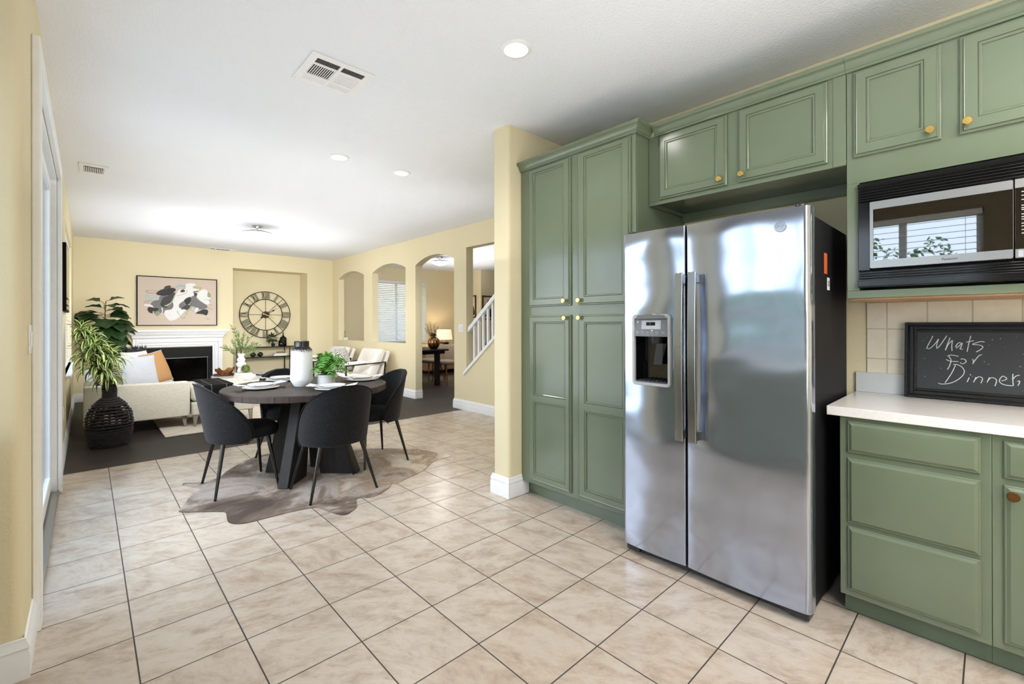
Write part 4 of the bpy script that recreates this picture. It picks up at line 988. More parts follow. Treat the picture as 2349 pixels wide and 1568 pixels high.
mb.box(x0,YB-.05,z0, x0+a-.003,YB-.002,z1); mb.box(x1-a+.003,YB-.05,z0, x1,YB-.002,z1); mb.box(x0+a-.003,YB-.05,z0, x1-a+.003,YB-.002,z0+a-.004); mb.box(x0+a-.003,YB-.05,z1-a+.003, x1-a+.003,YB-.002,z1)
mb.build('frame', M['black'], t)

# ================================================================== NICHE CLOCK
CX, CZ, CY = 2.690, 1.492, ND-.03
t = thing('wall_clock', 'large round metal skeleton clock with weathered roman numerals in the niche', 'clock', (CX,ND,CZ))
def circ(r, y, n=72): return [(CX+r*math.sin(2*PI*i/n), y, CZ+r*math.cos(2*PI*i/n)) for i in range(n+1)]
for nm, r in (('outer_ring',.500),('inner_ring',.335)):
    mb = MB(); mb.tube(circ(r,CY), .008, 8); mb.build(nm, plain('clock_iron',(48,38,28),.5,.5), t)
iron = bpy.data.materials['clock_iron']
for k in range(8):
    a = R(45*k); r1 = .335 if k % 2 == 0 else .50
    mb = MB(); mb.tube([(CX+.07*math.sin(a),CY,CZ+.07*math.cos(a)),(CX+r1*math.sin(a),CY,CZ+r1*math.cos(a))], .0045, 6); mb.build('spoke', iron, t)
mb = MB(); mb.lathe([(.0001,CY-.014),(.070,CY-.014),(.074,CY-.008),(.074,CY+.01),(.0001,CY+.01)], (CX,0,CZ), 32, axis='y'); mb.build('hub', iron, t, smooth=40)
nm_ = wood('weathered_numeral_wood',(98,96,78),(160,156,130),(3,3,22),.8)
ROM = ['XII','I','II','III','IIII','V','VI','VII','VIII','IX','X','XI']
for h, s in enumerate(ROM):
    a = R(30*h); mb = MB(); wd = {'I':.046,'V':.072,'X':.076}; W = sum(wd[c] for c in s); u = -W/2
    def stroke(u0,u1,w=.036):
        # from inner radius (foot) to outer radius (head); u across
        q = []
        for r,uu in ((.345,u0),(.492,u1)):
            q.append((r,uu-w/2)); q.append((r,uu+w/2))
        P = lambda r,uu,y: (CX+math.sin(a)*r+math.cos(a)*uu, y, CZ+math.cos(a)*r-math.sin(a)*uu)
        mb.loft([[P(*q[0],y),P(*q[1],y),P(*q[3],y),P(*q[2],y)] for y in (CY-.007,CY+.004)])
    for c in s:
        m_ = u+wd[c]/2
        if c == 'I': stroke(m_,m_)
        elif c == 'V': stroke(m_,m_-.024); stroke(m_,m_+.022,.016)
        else: stroke(m_+.024,m_-.024); stroke(m_-.022,m_+.022,.016)
        u += wd[c]
    mb.build('numeral', nm_, t, smooth=0)
def hand(nm, ang, L, tail, w, mat, y):
    a = R(ang); mb = MB(); P = lambda r,u: (CX+math.sin(a)*r+math.cos(a)*u, y, CZ+math.cos(a)*r-math.sin(a)*u)
    prof = [(-tail,0),(-tail*.8,w*1.6),(-tail*.55,w*.5),(0,w*.6),(L*.5,w*.45),(L*.6,w*1.5),(L*.7,w*.5),(L,.0)]
    l = [P(r,u) for r,u in prof]+[P(r,-u) for r,u in prof[-2:0:-1]]; mb.loft([l,[(x,yy+.004,z) for x,yy,z in l]]); mb.build(nm, mat, t, smooth=0)
hand('minute_hand', 58, .29, .13, .010, M['black'], CY-.022); hand('hour_hand', 113, .19, .07, .010, M['brass'], CY-.028)

# ================================================================== CONSOLE TABLE IN THE NICHE
t = thing('console_table', 'black metal console table with glass shelves standing in the niche', 'table', (2.70,10.19,0))
X0,X1,Y0,Y1 = 2.12,3.27,10.01,10.36
mb = MB(); b = .018
for z in (.812,.605,.16):
    for y in (Y0,Y1): mb.box(X0,y-b/2,z-b, X1,y+b/2,z)
    for x in (X0,3.045,X1-b): mb.box(x,Y0,z-b, x+b,Y1,z)
for x in (X0,3.045):
    for y in (Y0,Y1): mb.box(x,y-b/2,.001, x+b,y+b/2,.812-b)
mb.build('frame', M['blackmet'], t)
for z in (.812,.605,.16):
    mb = MB(); mb.box(X0+.004,Y0-.006,z, X1-.004,Y1+.006,z+.006); mb.build('shelf', M['shelfglass'], t, smooth=0)
def leafball(mb, c, n, r, size, rn, droop=.3, m=0, flat=.8):
    for i in range(n):
        d = Vector((rn.uniform(-1,1),rn.uniform(-1,1),rn.uniform(-.35,1))).normalized(); p = Vector(c)+d*r*rn.uniform(.55,1); s = size*rn.uniform(.7,1.2)
        ax = (d+Vector((0,0,-droop))).normalized(); sd = ax.cross(Vector((0,0,1))).normalized()
        up = sd.cross(ax)*.15
        mb.add([p, p+ax*s*.45+sd*s*.42, p+ax*s-up*s, p+ax*s*.45-sd*s*.42], [(0,1,2),(0,2,3)], m)
rn = random.Random(21); zt = .819
t = thing('potted_plant', 'small leafy green plant in a dark pot on the niche console', 'plant', (2.755,10.12,zt))
mb = MB(); mb.lathe([(.0001,zt),(.034,zt),(.042,zt+.06),(.037,zt+.06),(.0001,zt+.05)], (2.755,10.12,0), 24); mb.build('pot', M['blackgloss'], t, smooth=40)
mb = MB(); leafball(mb,(2.735,10.12,.972),120,.095,.062,rn)
for k in range(7): mb.tube([(2.755,10.12,zt+.05),(2.745+rn.uniform(-.06,.06),10.12+rn.uniform(-.05,.05),.96)],.002,4)
mb.build('foliage', M['leafdk'], t, smooth=0)
def bottle(x,y,r,hb,hn,lab):
    mb = MB(); mb.lathe([(.0001,0),(r,0),(r+.002,.01),(r+.001,hb*.85),(r*.8,hb*.97),(r*.3,hb+.012),(.016,hb+.03),(.014,hn-.012),(.018,hn-.01),(.018,hn),(.012,hn),(.011,hb+.03),(r*.75,hb*.94),(r-.005,hb*.8),(r-.005,.01),(.0001,.008)],(0,0,0),28)
    o = mb.build('glass_bottle', M['smoke'], smooth=50); o.location = (x,y,zt); tag(o,lab,'bottle','smoky bottles on the niche console')
bottle(2.985,10.22,.066,.19,.29,'tall smoky glass bottle with a thin neck on the niche console'); bottle(2.915,10.12,.052,.12,.155,'short smoky glass jar beside the tall bottle on the niche console')
zs = .612
def potv(x,y,lab):
    mb = MB(); mb.lathe([(.0001,0),(.03,0),(.054,.028),(.056,.045),(.045,.068),(.028,.076),(.032,.092),(.027,.092),(.02,.07),(.0001,.06)],(0,0,0),28)
    o = mb.build('small_vase', plain('dark_brown_glaze',(40,28,24),.12), smooth=60); o.location = (x,y,zs); tag(o,lab,'vase','dark vases on the console shelf')
potv(2.515,10.15,'small dark glazed vase on the console shelf, nearer the stacked books'); potv(2.385,10.18,'small dark glazed vase on the console shelf, partly behind the leafy branches')
for i,(w,h,lab) in enumerate(((.27,.026,'white book at the bottom of the console shelf stack'),(.24,.024,'white book on top of the console shelf stack'))):
    z = zs+i*.0265; x = 2.895; mb = MB(); mb.box(x-w/2,10.08,z, x+w/2,10.25,z+.004); mb.box(x-w/2,10.08,z+h-.004, x+w/2,10.25,z+h); mb.box(x-w/2,10.243,z+.004, x+w/2,10.25,z+h-.004)
    t = thing('book',lab,'book',(x,10.16,z),'books on the console shelf'); mb.build('cover', M['white'], t); mb = MB(); mb.box(x-w/2+.004,10.084,z+.004, x+w/2-.004,10.243,z+h-.004); mb.build('pages', M['cream'], t)
mb = MB(); zo = zs+.0515
for k in range(3):
    c = (2.855+.055*k,10.15,zo); mb.lathe([(.0001,0),(.012,.002),(.026,.018),(.030,.034),(.027,.034),(.02,.016),(.0001,.008)],c,16)
    mb.tube([(c[0]+.02,c[1],zo+.03),(c[0]+.03,c[1],zo+.05),(c[0]+.034,c[1],zo+.066)],[.007,.006,.002],6)
o = mb.build('gold_ornament', M['brass'], smooth=60); rebase(o,(2.91,10.15,zo)); tag(o,'gold petal-shaped ornament on top of the console books','ornament')

# ================================================================== SOFA
t = thing('sofa', 'oatmeal linen sofa along the left wall with its arm towards the dining table', 'sofa', (.31,7.4,0))
SF = M['sofa']
mb = MB(); mb.box(-.17,6.44,.15, .775,8.36,.315); mb.build('base', SF, t, bevel=.02, seg=3)
for y in (6.42,8.25):
    mb = MB(); mb.loft([[(x,yy,z) for x,z in [(-.17,.15),(.785,.15),(.795,.2)]+[(.795-.035+.035*math.cos(R(a)),.540+.035*math.sin(R(a))) for a in (0,30,60,90)]+[(-.17,.590)]] for yy in (y,y+.13)]); mb.build('arm', SF, t, bevel=.016, seg=3)
mb = MB(); mb.loft([[(x,y,z) for x,z in ((-.17,.15),(-.02,.15),(.0,.32),(-.085,.645),(-.12,.662),(-.167,.65))] for y in (6.55,8.25)]); mb.build('back', SF, t, bevel=.02, seg=3)
for k in range(2):
    y = 6.555+k*.848; mb = MB(); mb.box(.005,y,.318, .79,y+.842,.475); mb.build('seat_cushion', SF, t, bevel=.045, seg=4)
    mb = MB(); mb.loft([[(x,yy,z) for x,z in ((.01,.476),(.17,.476),(.09,.70),(.04,.765),(-.05,.75),(-.06,.66))] for yy in (y+.004,y+.838)]); mb.build('back_cushion', SF, t, bevel=.04, seg=4)
legm = wood('grey_washed_leg',(112,106,96),(142,136,124),(9,9,1),.5)
def tleg(t, x, y, top, sx=0, sy=0, r0=.024, r1=.014):
    zf = .0115 if x > .49 and y > 6 else .001
    mb = MB(); mb.loft([[(x+a*r0,y+b*r0,top) for a,b in ((-1,-1),(1,-1),(1,1),(-1,1))],[(x+sx+a*r1,y+sy+b*r1,zf) for a,b in ((-1,-1),(1,-1),(1,1),(-1,1))]]); mb.build('leg', legm, t, bevel=.002)
for x,sx in ((-.12,-.01),(.735,.02)):
    for y,sy in ((6.50,-.01),(8.28,.01)): tleg(t,x,y,.15,sx,sy)

def pillow_mb(s, th, seed=0, sy=None):
    sy = sy or s; mb = MB(); n = 17; rn = random.Random(seed)
    ph = rn.uniform(0,6)
    def side(sg):
        def fn(u,v):
            a,b = -1+2*u,-1+2*v
            k = ((1-a*a)*(1-b*b))
            px = a*s*(1-.07*(1-b*b)*abs(a)**2); py = b*sy*(1-.07*(1-a*a)*abs(b)**2)
            return (px,py,sg*th*(k**.42)*(1+.05*math.sin(5*a+ph)*math.sin(4*b)))
        return fn
    mb.grid(side(1),n,n); mb.grid(side(-1),n,n); return mb
def pillow(name, lab, loc, s, th, rot, mat, sy=None, seed=0, cat='pillow', group='throw pillows on the sofa', trim=None):
    t = thing(name, lab, cat, (0,0,0), group)
    b = pillow_mb(s,th,seed,sy).build('cover', mat, t, smooth=180); sy_ = sy or s
    if trim:
        mb = MB(); mb.tube([(a*s*.99,b_*sy_*.99,0) for a,b_ in ((-1,-1),(0,-.945),(1,-1),(.945,0),(1,1),(0,.945),(-1,1),(-.945,0),(-1,-1))], .006, 6); mb.build('piping', trim, b)
    t.rotation_euler = rot; t.location = loc; return t
def face(azim, lean): return (R(90-lean)*1, 0, R(azim))
# faces point along +y before turning; azim turns about z, lean tips back
pillow('throw_pillow','white cotton throw pillow at the near end of the sofa', (.335,6.84,.695), .205,.075, (R(74),0,R(28)), M['pillow_white'], seed=1)
pillow('throw_pillow','tan woven throw pillow leaning behind the white one on the sofa', (.525,7.15,.71), .215,.065, (R(72),R(-6),R(52)), M['pillow_tan'], seed=2, trim=M['pillow_white'])
pillow('throw_pillow','cream throw pillow with a patterned edge in the middle of the sofa', (.37,7.55,.71), .22,.07, (R(72),0,R(48)), M['cream'], seed=3)
t = pillow('throw_pillow','shaggy black throw pillow at the far end of the sofa', (.42,7.88,.73), .22,.07, (R(74),0,R(60)), M['pillow_fur'], seed=4)
mb = MB(); rn = random.Random(8)
for i in range(260):
    a,b = rn.uniform(-1,1),rn.uniform(-1,1)
    if rn.random() < .5: b = 1*rn.choice((1,.9))
    p = Vector((a*.21,b*.21,rn.uniform(-.05,.06))); d = Vector((a*.35+rn.uniform(-.4,.4),b*.7+rn.uniform(-.2,.5),rn.uniform(-.5,.6))).normalized()*rn.uniform(.04,.075); w = d.orthogonal().normalized()*.004
    mb.add([p-w,p+w,p+d],[(0,1,2)])
mb.build('shaggy_fur', M['pillow_fur'], t, smooth=0, local=True)['kind'] = 'stuff'

# ottoman pushed up to the sofa with a throw
t = thing('ottoman', 'oatmeal linen ottoman with tapered legs pushed against the front of the sofa', 'ottoman', (1.145,6.9,0))
mb = MB(); mb.box(.805,6.37,.15, 1.49,7.21,.315); mb.build('base', SF, t, bevel=.02, seg=3)
mb = MB(); mb.box(.80,6.362,.318, 1.492,7.218,.500); mb.build('cushion', SF, t, bevel=.055, seg=4)
for x,sx in ((.845,-.005),(1.455,.008)):
    for y in (6.41,7.17): tleg(t,x,y,.15,sx,0)
tn = NT('black_plaid_wool'); tc = tn.n.new('ShaderNodeTexCoord'); sx = tn.n.new('ShaderNodeSeparateXYZ'); tn.link(tc.outputs['UV'], sx.inputs[0])
def ln(o,f): return tn.math('LESS_THAN', tn.math('ABSOLUTE', tn.math('SUBTRACT', tn.math('FRACT', tn.math('MULTIPLY',o,f)), .5)), .011)
tn.set(tn.mix(tn.math('MULTIPLY', tn.math('MAXIMUM', ln(sx.outputs[0],2.0), ln(sx.outputs[1],8.0)), .5), srgb(13,13,15), srgb(180,178,172)), .95, spec=.1)
nz = tn.noise(tn.coord(), 160, 3); tn.bump(nz.outputs[0], .4, .003)
prof = [(6.340,.17),(6.344,.30),(6.345,.42),(6.352,.475),(6.375,.503),(6.42,.510),(6.60,.509),(6.75,.512),(6.95,.510),(7.16,.511),(7.205,.50),(7.228,.46),(7.232,.36),(7.235,.28)]
pp = catmull(prof,3,False); L = [0]
for a,b in zip(pp,pp[1:]): L.append(L[-1]+math.dist(a,b))
nu = 21; mb = MB(); V = []; UV = []
for j,(y,z) in enumerate(pp):
    for i in range(nu):
        u = i/(nu-1); x = .925+.315*u+.012*math.sin(L[j]*3+1)*(1 if u > .5 else .3); f = .006*math.sin(u*19+j*.25)*(1 if z < .47 else .45)
        V.append((x, y-(abs(f)+.002 if j < 10 and z < .47 else 0)+(abs(f) if j > 26 else 0), z+(abs(f) if z > .47 else 0))); UV.append((u,L[j]/2.0))
mb.add(V,[(j*nu+i,j*nu+i+1,(j+1)*nu+i+1,(j+1)*nu+i) for j in range(len(pp)-1) for i in range(nu-1)])
o = mb.build('throw_blanket', tn.mat, smooth=180, solid=.006, soff=1)
uv = o.data.uv_layers.new(name='UVMap')
for lp in o.data.loops: uv.data[lp.index].uv = UV[lp.vertex_index]
rebase(o,(1.08,6.9,.50)); tag(o,'black throw blanket with thin white plaid lines draped over the ottoman','blanket')

# living room rug
tn = NT('cream_rug_black_lines'); sx = tn.n.new('ShaderNodeSeparateXYZ'); nz = tn.noise(tn.coord(), 2.2, 2)
wv = tn.n.new('ShaderNodeVectorMath'); wv.operation = 'ADD'; sc = tn.n.new('ShaderNodeVectorMath'); sc.operation = 'SCALE'; sc.inputs['Scale'].default_value = .12
tn.link(nz.outputs['Color'], sc.inputs[0]); tn.link(tn.coord(), wv.inputs[0]); tn.link(sc.outputs[0], wv.inputs[1]); tn.link(wv.outputs[0], sx.inputs[0])
def dl(a): 
    s = tn.math('ADD', tn.math('MULTIPLY',sx.outputs[0],1.15), tn.math('MULTIPLY',sx.outputs[1],a)); return tn.math('LESS_THAN', tn.math('ABSOLUTE', tn.math('SUBTRACT', tn.math('FRACT', s), .5)), .008)
n2 = tn.noise(tn.coord(), 90, 3)
tn.set(tn.mix(tn.math('MULTIPLY',tn.math('MAXIMUM',dl(1.6),dl(-1.6)),.75), tn.ramp(n2.outputs[0],[(.3,srgb(198,186,170)),(.7,srgb(222,212,198))]), srgb(60,54,50)), .95, spec=.1); tn.bump(n2.outputs[0], .5, .004)
mb = MB(); mb.prism(rrect(.503,6.005,3.35,8.95,.01,2),'z',.0005,.011); o = mb.build('area_rug', tn.mat, smooth=0, bevel=.003); rebase(o,(1.9,7.4,0)); tag(o,'cream area rug with thin dark diamond lines under the coffee table','rug')

# ================================================================== COFFEE TABLE
t = thing('coffee_table', 'white marble coffee table with rounded corners on thin black legs', 'table', (1.89,7.98,.011))
mb = MB(); mb.prism(rrect(1.33,7.30,2.45,8.66,.36,10),'z',.408,.430); mb.build('marble_top', M['marble'], t, bevel=.005)
mb = MB(); mb.tube([(*p,.398) for p in rrect(1.40,7.37,2.38,8.59,.32,8)+[rrect(1.40,7.37,2.38,8.59,.32,8)[0]]], .010, 6); mb.build('under_frame', M['blackmet'], t)
for x,y in ((1.55,7.43),(2.23,7.43),(1.55,8.53),(2.23,8.53)):
    mb = MB(); mb.tube([(x,y,.40),(x+(.03 if x>2 else -.03),y,.0135)], .010, 8); mb.build('leg', M['blackmet'], t)
zc = .431
t = thing('serving_tray', 'dark wooden tray on the far left corner of the coffee table', 'tray', (1.545,8.40,zc))
mb = MB(); mb.lathe([(.0001,0),(.165,0),(.175,.012),(.175,.022),(.168,.022),(.162,.010),(.0001,.010)],(1.545,8.40,zc),36); mb.build('tray_body', wood('dark_red_wood',(44,24,18),(78,46,32)), t, smooth=40)
tn = wood('carved_burl_wood',(70,42,22),(140,90,50),(6,6,14),.45)
mb = MB(); nn = 40; rn = random.Random(4)
def bowl(u,v):
    a = 2*PI*u; r = (.085+.05*v)*(1+.10*math.sin(3*a)+.06*math.sin(5*a+1)); h = .085*v*(1+.35*math.sin(2*a+.6)+.15*math.sin(7*a))
    return (1.545+r*math.cos(a)*1.0, 8.40+r*math.sin(a)*.75, zc+.0125+h)
def bowl_in(u,v):
    a = 2*PI*u; w = 1-v; r = (.085+.05*w)*(1+.10*math.sin(3*a)+.06*math.sin(5*a+1))-.012; h = .085*w*(1+.35*math.sin(2*a+.6)+.15*math.sin(7*a))
    return (1.545+r*math.cos(a), 8.40+r*math.sin(a)*.75, zc+.0125+max(h,.012))
mb.grid(lambda u,v: bowl(u,v) if v < .5 else bowl(u,v), nn, 7, closeu=True); mb.grid(bowl_in, nn, 7, closeu=True)
mb.add([bowl(i/nn,0) for i in range(nn)],[tuple(range(nn))]); mb.add([bowl_in(i/nn,1) for i in range(nn)],[tuple(range(nn))])
o = mb.build('carved_bowl', tn, smooth=50); rebase(o,(1.545,8.40,zc+.0125)); tag(o,'brown carved wooden bowl with a wavy rim on the dark tray','bowl')
bookc = plain('off_white_book_cover',(205,202,196),.6)
for i,(cx,cy,w,d,h,a,lab) in enumerate(((1.755,8.03,.26,.19,.026,.25,'white book at the bottom of the coffee table stack'),(1.745,8.09,.25,.18,.026,-.12,'pale book under the moss ball on the coffee table stack'))):
    z = zc+i*.0265; t = thing('book',lab,'book',(0,0,0),'books on the coffee table')
    mb = MB(); mb.box(-w/2,-d/2,0, w/2,d/2,.003); mb.box(-w/2,-d/2,h-.003, w/2,d/2,h); mb.box(-w/2,d/2-.004,.003, w/2,d/2,h-.003); mb.build('cover', bookc if i == 0 else M['sofa'], t)
    mb = MB(); mb.box(-w/2+.005,-d/2+.005,.003, w/2-.005,d/2-.004,h-.003); mb.build('pages', M['cream'], t); t.location = (cx,cy,z); t.rotation_euler = (0,0,a)
zb_ = zc+.0555
t = thing('moss_ball', 'round ball of trailing green moss on the coffee table books', 'plant', (1.775,8.09,zb_))
mb = MB(); rn = random.Random(6); leafball(mb,(1.775,8.09,zb_+.062),420,.066,.022,rn,.5); mb.lathe([(.0001,0),(.03,.004),(.052,.03),(.058,.06),(.05,.09),(.03,.115),(.0001,.122)],(1.775,8.09,zb_),16)
for k in range(9):
    x = 1.775+rn.uniform(-.05,.07); mb.tube([(x,8.05,zb_+.03),(x+.02,8.03,zb_+.018),(x+.03,8.02,zb_+.010)],.0025,4)
mb.build('moss', plain('moss_green',(92,104,44),.8,var=.4,vs=80), t, smooth=0)
VX,VY = 1.765,8.33
t = thing('bubble_vase', 'white bubble vase holding leafy olive branches on the coffee table', 'vase', (VX,VY,zc))
mb = MB(); mb.lathe([(.0001,0),(.036,0),(.05,.01),(.060,.05),(.060,.075),(.046,.10),(.034,.118),(.062,.142),(.073,.175),(.062,.208),(.046,.218),(.060,.235),(.064,.258),(.05,.282),(.036,.292),(.050,.33),(.058,.356),(.053,.356),(.03,.30),(.0001,.28)],(VX,VY,zc),36); mb.build('vase_body', M['potwhite'], t, smooth=60)
mb = MB(); rn = random.Random(13); zt = zc+.34
ends = [(-.27,-.05,.08),(-.22,.0,.02),(-.11,.02,.40),(-.05,-.03,.30),(.05,.03,.27),(.13,.0,.22),(.20,-.02,.12),(.27,.02,.08),(.22,-.04,-.02),(.12,-.05,.05),(-.14,-.06,.16),(.02,.0,.20),(-.02,.05,.14)]
for ex,ey,ez in ends:
    pts = [Vector((VX+ex*u**1.1, VY+ey*u, zt-.06*(1-u)+(ez+.10*math.sin(u*PI*.8))*u)) for u in [k/8 for k in range(9)]]
    mb.tube(pts,[.0022]*8+[.001],4,1)
    for k in range(3,9):
        p = pts[k]; d = (pts[k]-pts[k-1]).normalized(); sd = d.orthogonal().normalized()
        for sg in ((1,-1) if k < 8 else (0,)):
            ax = (d+sd*.75*sg+Vector((rn.uniform(-.4,.4),rn.uniform(-.3,.3),rn.uniform(-.3,.3)))).normalized(); s = rn.uniform(.06,.095); w = ax.cross(Vector((rn.uniform(-.3,.3),1,.2))).normalized()*s*.12
            mb.add([p,p+ax*s*.4+w,p+ax*s,p+ax*s*.4-w],[(0,1,2,3)],0)
mb.build('olive_branches', [M['leafgrey'],M['stem']], t, smooth=0)
mb = MB(); rn = random.Random(3)
for k in range(22):
    u = k/21; c = (1.885+.13*u, 7.98+.07*math.sin(u*7), zc+.009); mb.lathe([(.0001,-.009),(.0065,-.0065),(.009,0),(.0065,.0065),(.0001,.009)],c,8)
o = mb.build('bead_garland', M['black'], smooth=180); rebase(o,(1.95,7.98,zc)); tag(o,'string of small black beads lying on the coffee table beside the books','beads')

# ================================================================== ARMCHAIRS
def armchair():
    t = thing('armchair','x','armchair')
    # built facing -x, origin at the floor under the seat centre
    for y in (-.385,.385):
        mb = MB(); mb.bar([(-.34,y,.006),(-.34,y,.555),(.38,y,.585),(.33,y,.006),(-.34,y,.006)], .022, .040, up=(0,1,0)); mb.build('side_frame', M['blackmet'], t)
        mb = MB(); mb.tube([(-.37,y,.578),(-.30,y,.592),(-.05,y,.602),(.02,y,.598)],[.012,.030,.030,.02],10); mb.build('arm_pad', M['cream'], t)
    mb = MB(); mb.box(-.33,-.385,.20, -.30,.385,.23); mb.box(.28,-.385,.17, .31,.385,.20); mb.build('cross_rail', M['blackmet'], t)
    mb = MB(); mb.loft([[(x,y,z) for x,z in ((-.37,.26),(.25,.20),(.25,.36),(-.37,.43))] for y in (-.345,.345)]); mb.build('seat_cushion', M['cream'], t, bevel=.05, seg=4)
    mb = MB(); mb.loft([[(x,y,z) for x,z in ((.06,.36),(.24,.30),(.44,.80),(.27,.82))] for y in (-.335,.335)]); b = mb.build('back_cushion', M['cream'], t, bevel=.055, seg=4)
    mb = MB(); mb.tube([(.185,-.337,.37),(.355,-.337,.79)],.004,5); mb.tube([(.21,.337,.37),(.355,.337,.79)],.004,5); mb.build('piping', M['silverpl'], b)
    mb = MB(); mb.loft([[(x,y,z) for x,z in ((.25,.20),(.31,.20),(.52,.76),(.46,.78))] for y in (-.33,.33)]); mb.build('back_frame', M['cream'], t, bevel=.02, seg=3)
    return t
a1 = armchair(); a1.location = (3.36,7.40,.022); a1['label'] = 'cream armchair with a black metal frame nearest the doorway on the right'; a1['group'] = 'cream lounge armchairs'
a2 = dup(a1,(3.30,8.72,.022),0,'cream armchair with a black metal frame in the corner by the niche')
tn = NT('black_white_ikat'); w1 = tn.n.new('ShaderNodeTexWave'); w1.wave_type = 'BANDS'; w1.inputs['Scale'].default_value = 14; w1.inputs['Distortion'].default_value = 3.5; w1.inputs['Detail'].default_value = 1; w1.inputs['Detail Scale'].default_value = 6; tn.link(tn.coord(rot=(0,0,.8)), w1.inputs['Vector'])
tn.set(tn.ramp(w1.outputs['Fac'],[(.46,srgb(28,28,30)),(.54,srgb(226,222,214))]),.9)
pillow('throw_pillow','black and white zigzag throw pillow on the nearest cream armchair',(3.12,7.36,.665),.215,.065,(R(72),0,R(42)),tn.mat,seed=9,group='throw pillows on the armchair')

# ================================================================== PLANTS BY THE LEFT WALL
BX,BY = .035,6.02
t = thing('dracaena_plant', 'variegated dracaena in a black woven basket vase beside the sofa arm', 'plant', (BX,BY,0))
prof = [(.112,.004),(.150,.012),(.166,.06),(.180,.14),(.190,.22),(.188,.29),(.172,.36),(.140,.42),(.100,.465),(.066,.50),(.056,.53),(.054,.60),(.056,.64)]
pc = catmull(prof,4,False); mb = MB(); rn = random.Random(17)
def ringpts(r,z,w): return [(BX+(r+w*math.sin(9*2*PI*i/48+z*60))*math.cos(2*PI*i/48),BY+(r+w*math.sin(9*2*PI*i/48+z*60))*math.sin(2*PI*i/48),z+.003*math.sin(5*2*PI*i/48+z*40)) for i in range(49)]
i = 0
pc2 = [(r,z) for r,z in pc if z < .50]
def rad(z):
    for (r0,z0),(r1,z1) in zip(pc2,pc2[1:]):
        if z0 <= z <= z1: return r0+(r1-r0)*(z-z0)/max(1e-6,z1-z0)
    return pc2[-1][0]
zz = []; z = .012
while z < .495: zz.append(z); z += .021 if z < .17 or z > .40 else .031
for z in zz:
    r = rad(z); gap = .17 < z < .42
    mb.tube(ringpts(r,z,.003), .0105 if gap else .0135, 6)
for k in range(20):
    a = 2*PI*k/20; mb.tube([(BX+(r-.006)*math.cos(a),BY+(r-.006)*math.sin(a),z) for r,z in prof[:10]], .006, 5)
bs = mb.build('woven_basket', M['basketblk'], t)
mb = MB(); mb.lathe([(.064,.49),(.055,.52),(.053,.58),(.057,.645),(.048,.645),(.046,.52)],(BX,BY,0),28); 
for k in range(8): mb.tube(ringpts(.0565,.505+k*.018,.001),.008,6)
mb.build('basket_neck', M['basketblk'], bs)
mb = MB(); mb.lathe([(.0001,.004),(.112,.004),(.112,.012),(.0001,.012)],(BX,BY,0),28); mb.build('basket_base', M['basketblk'], bs)
mb = MB()
cr = [(-.185,6.00,1.19,34,.20),(-.125,6.03,1.12,34,.21),(-.085,5.98,1.03,34,.22),(-.155,6.00,.93,38,.24),(-.03,6.02,.95,34,.22),(.045,5.98,.90,36,.23),(-.07,6.0,.82,38,.23),(.02,6.0,.72,38,.21),(-.01,5.98,.80,30,.22)]
for x,y,z,n,L in cr: mb.tube([(BX,BY,.55),((BX+x)/2,y,(.6+z)/2),(x,y,z)],.007,6)
st = mb.build('stems', M['stem'], t)
mb = MB(); rn = random.Random(31)
for x,y,z,n,L0 in cr:
    for i in range(n):
        a = 2*PI*i*.382+rn.uniform(-.2,.2); u0 = i/n; el = R(78-92*u0+rn.uniform(-10,10)); L = L0*rn.uniform(.75,1.1)*(.75+.35*u0); W = .0140*rn.uniform(.9,1.2)
        if x+math.cos(a)*L*math.cos(el) < -.285: L *= .55
        d = Vector((math.cos(a),math.sin(a),0)); sd = Vector((-math.sin(a),math.cos(a),0)); p = Vector((x,y,z+.05*(1-u0))); pts = []
        e = el
        for k in range(8):
            pts.append((p.copy(), e)); p = p+(d*math.cos(e)+Vector((0,0,1))*math.sin(e))*(L/7); e -= R(15)*(.5+u0*.6)
        V = []
        for k,(q,e) in enumerate(pts):
            u = k/7; w = W*max(.04,math.sin(PI*min(1,(u*.86+.12)))**.8); nrm = (Vector((0,0,1))*math.cos(e)-d*math.sin(e))
            for s,hh in ((-1,.35),(-.64,.12),(0,0),(.64,.12),(1,.35)):
                vv = q+sd*w*s+nrm*w*hh; vv.x = max(vv.x,-.292); V.append(vv)
        inner = rn.random() < .2
        for c in range(4):
            mb.add([V[k*5+c+o] for k in range(8) for o in (0,1)], [(2*k,2*k+1,2*k+3,2*k+2) for k in range(7)], 1 if (c in (0,3)) != inner else 0)
mb.build('striped_leaves', [M['strip_g'],M['strip_y']], t, smooth=60)

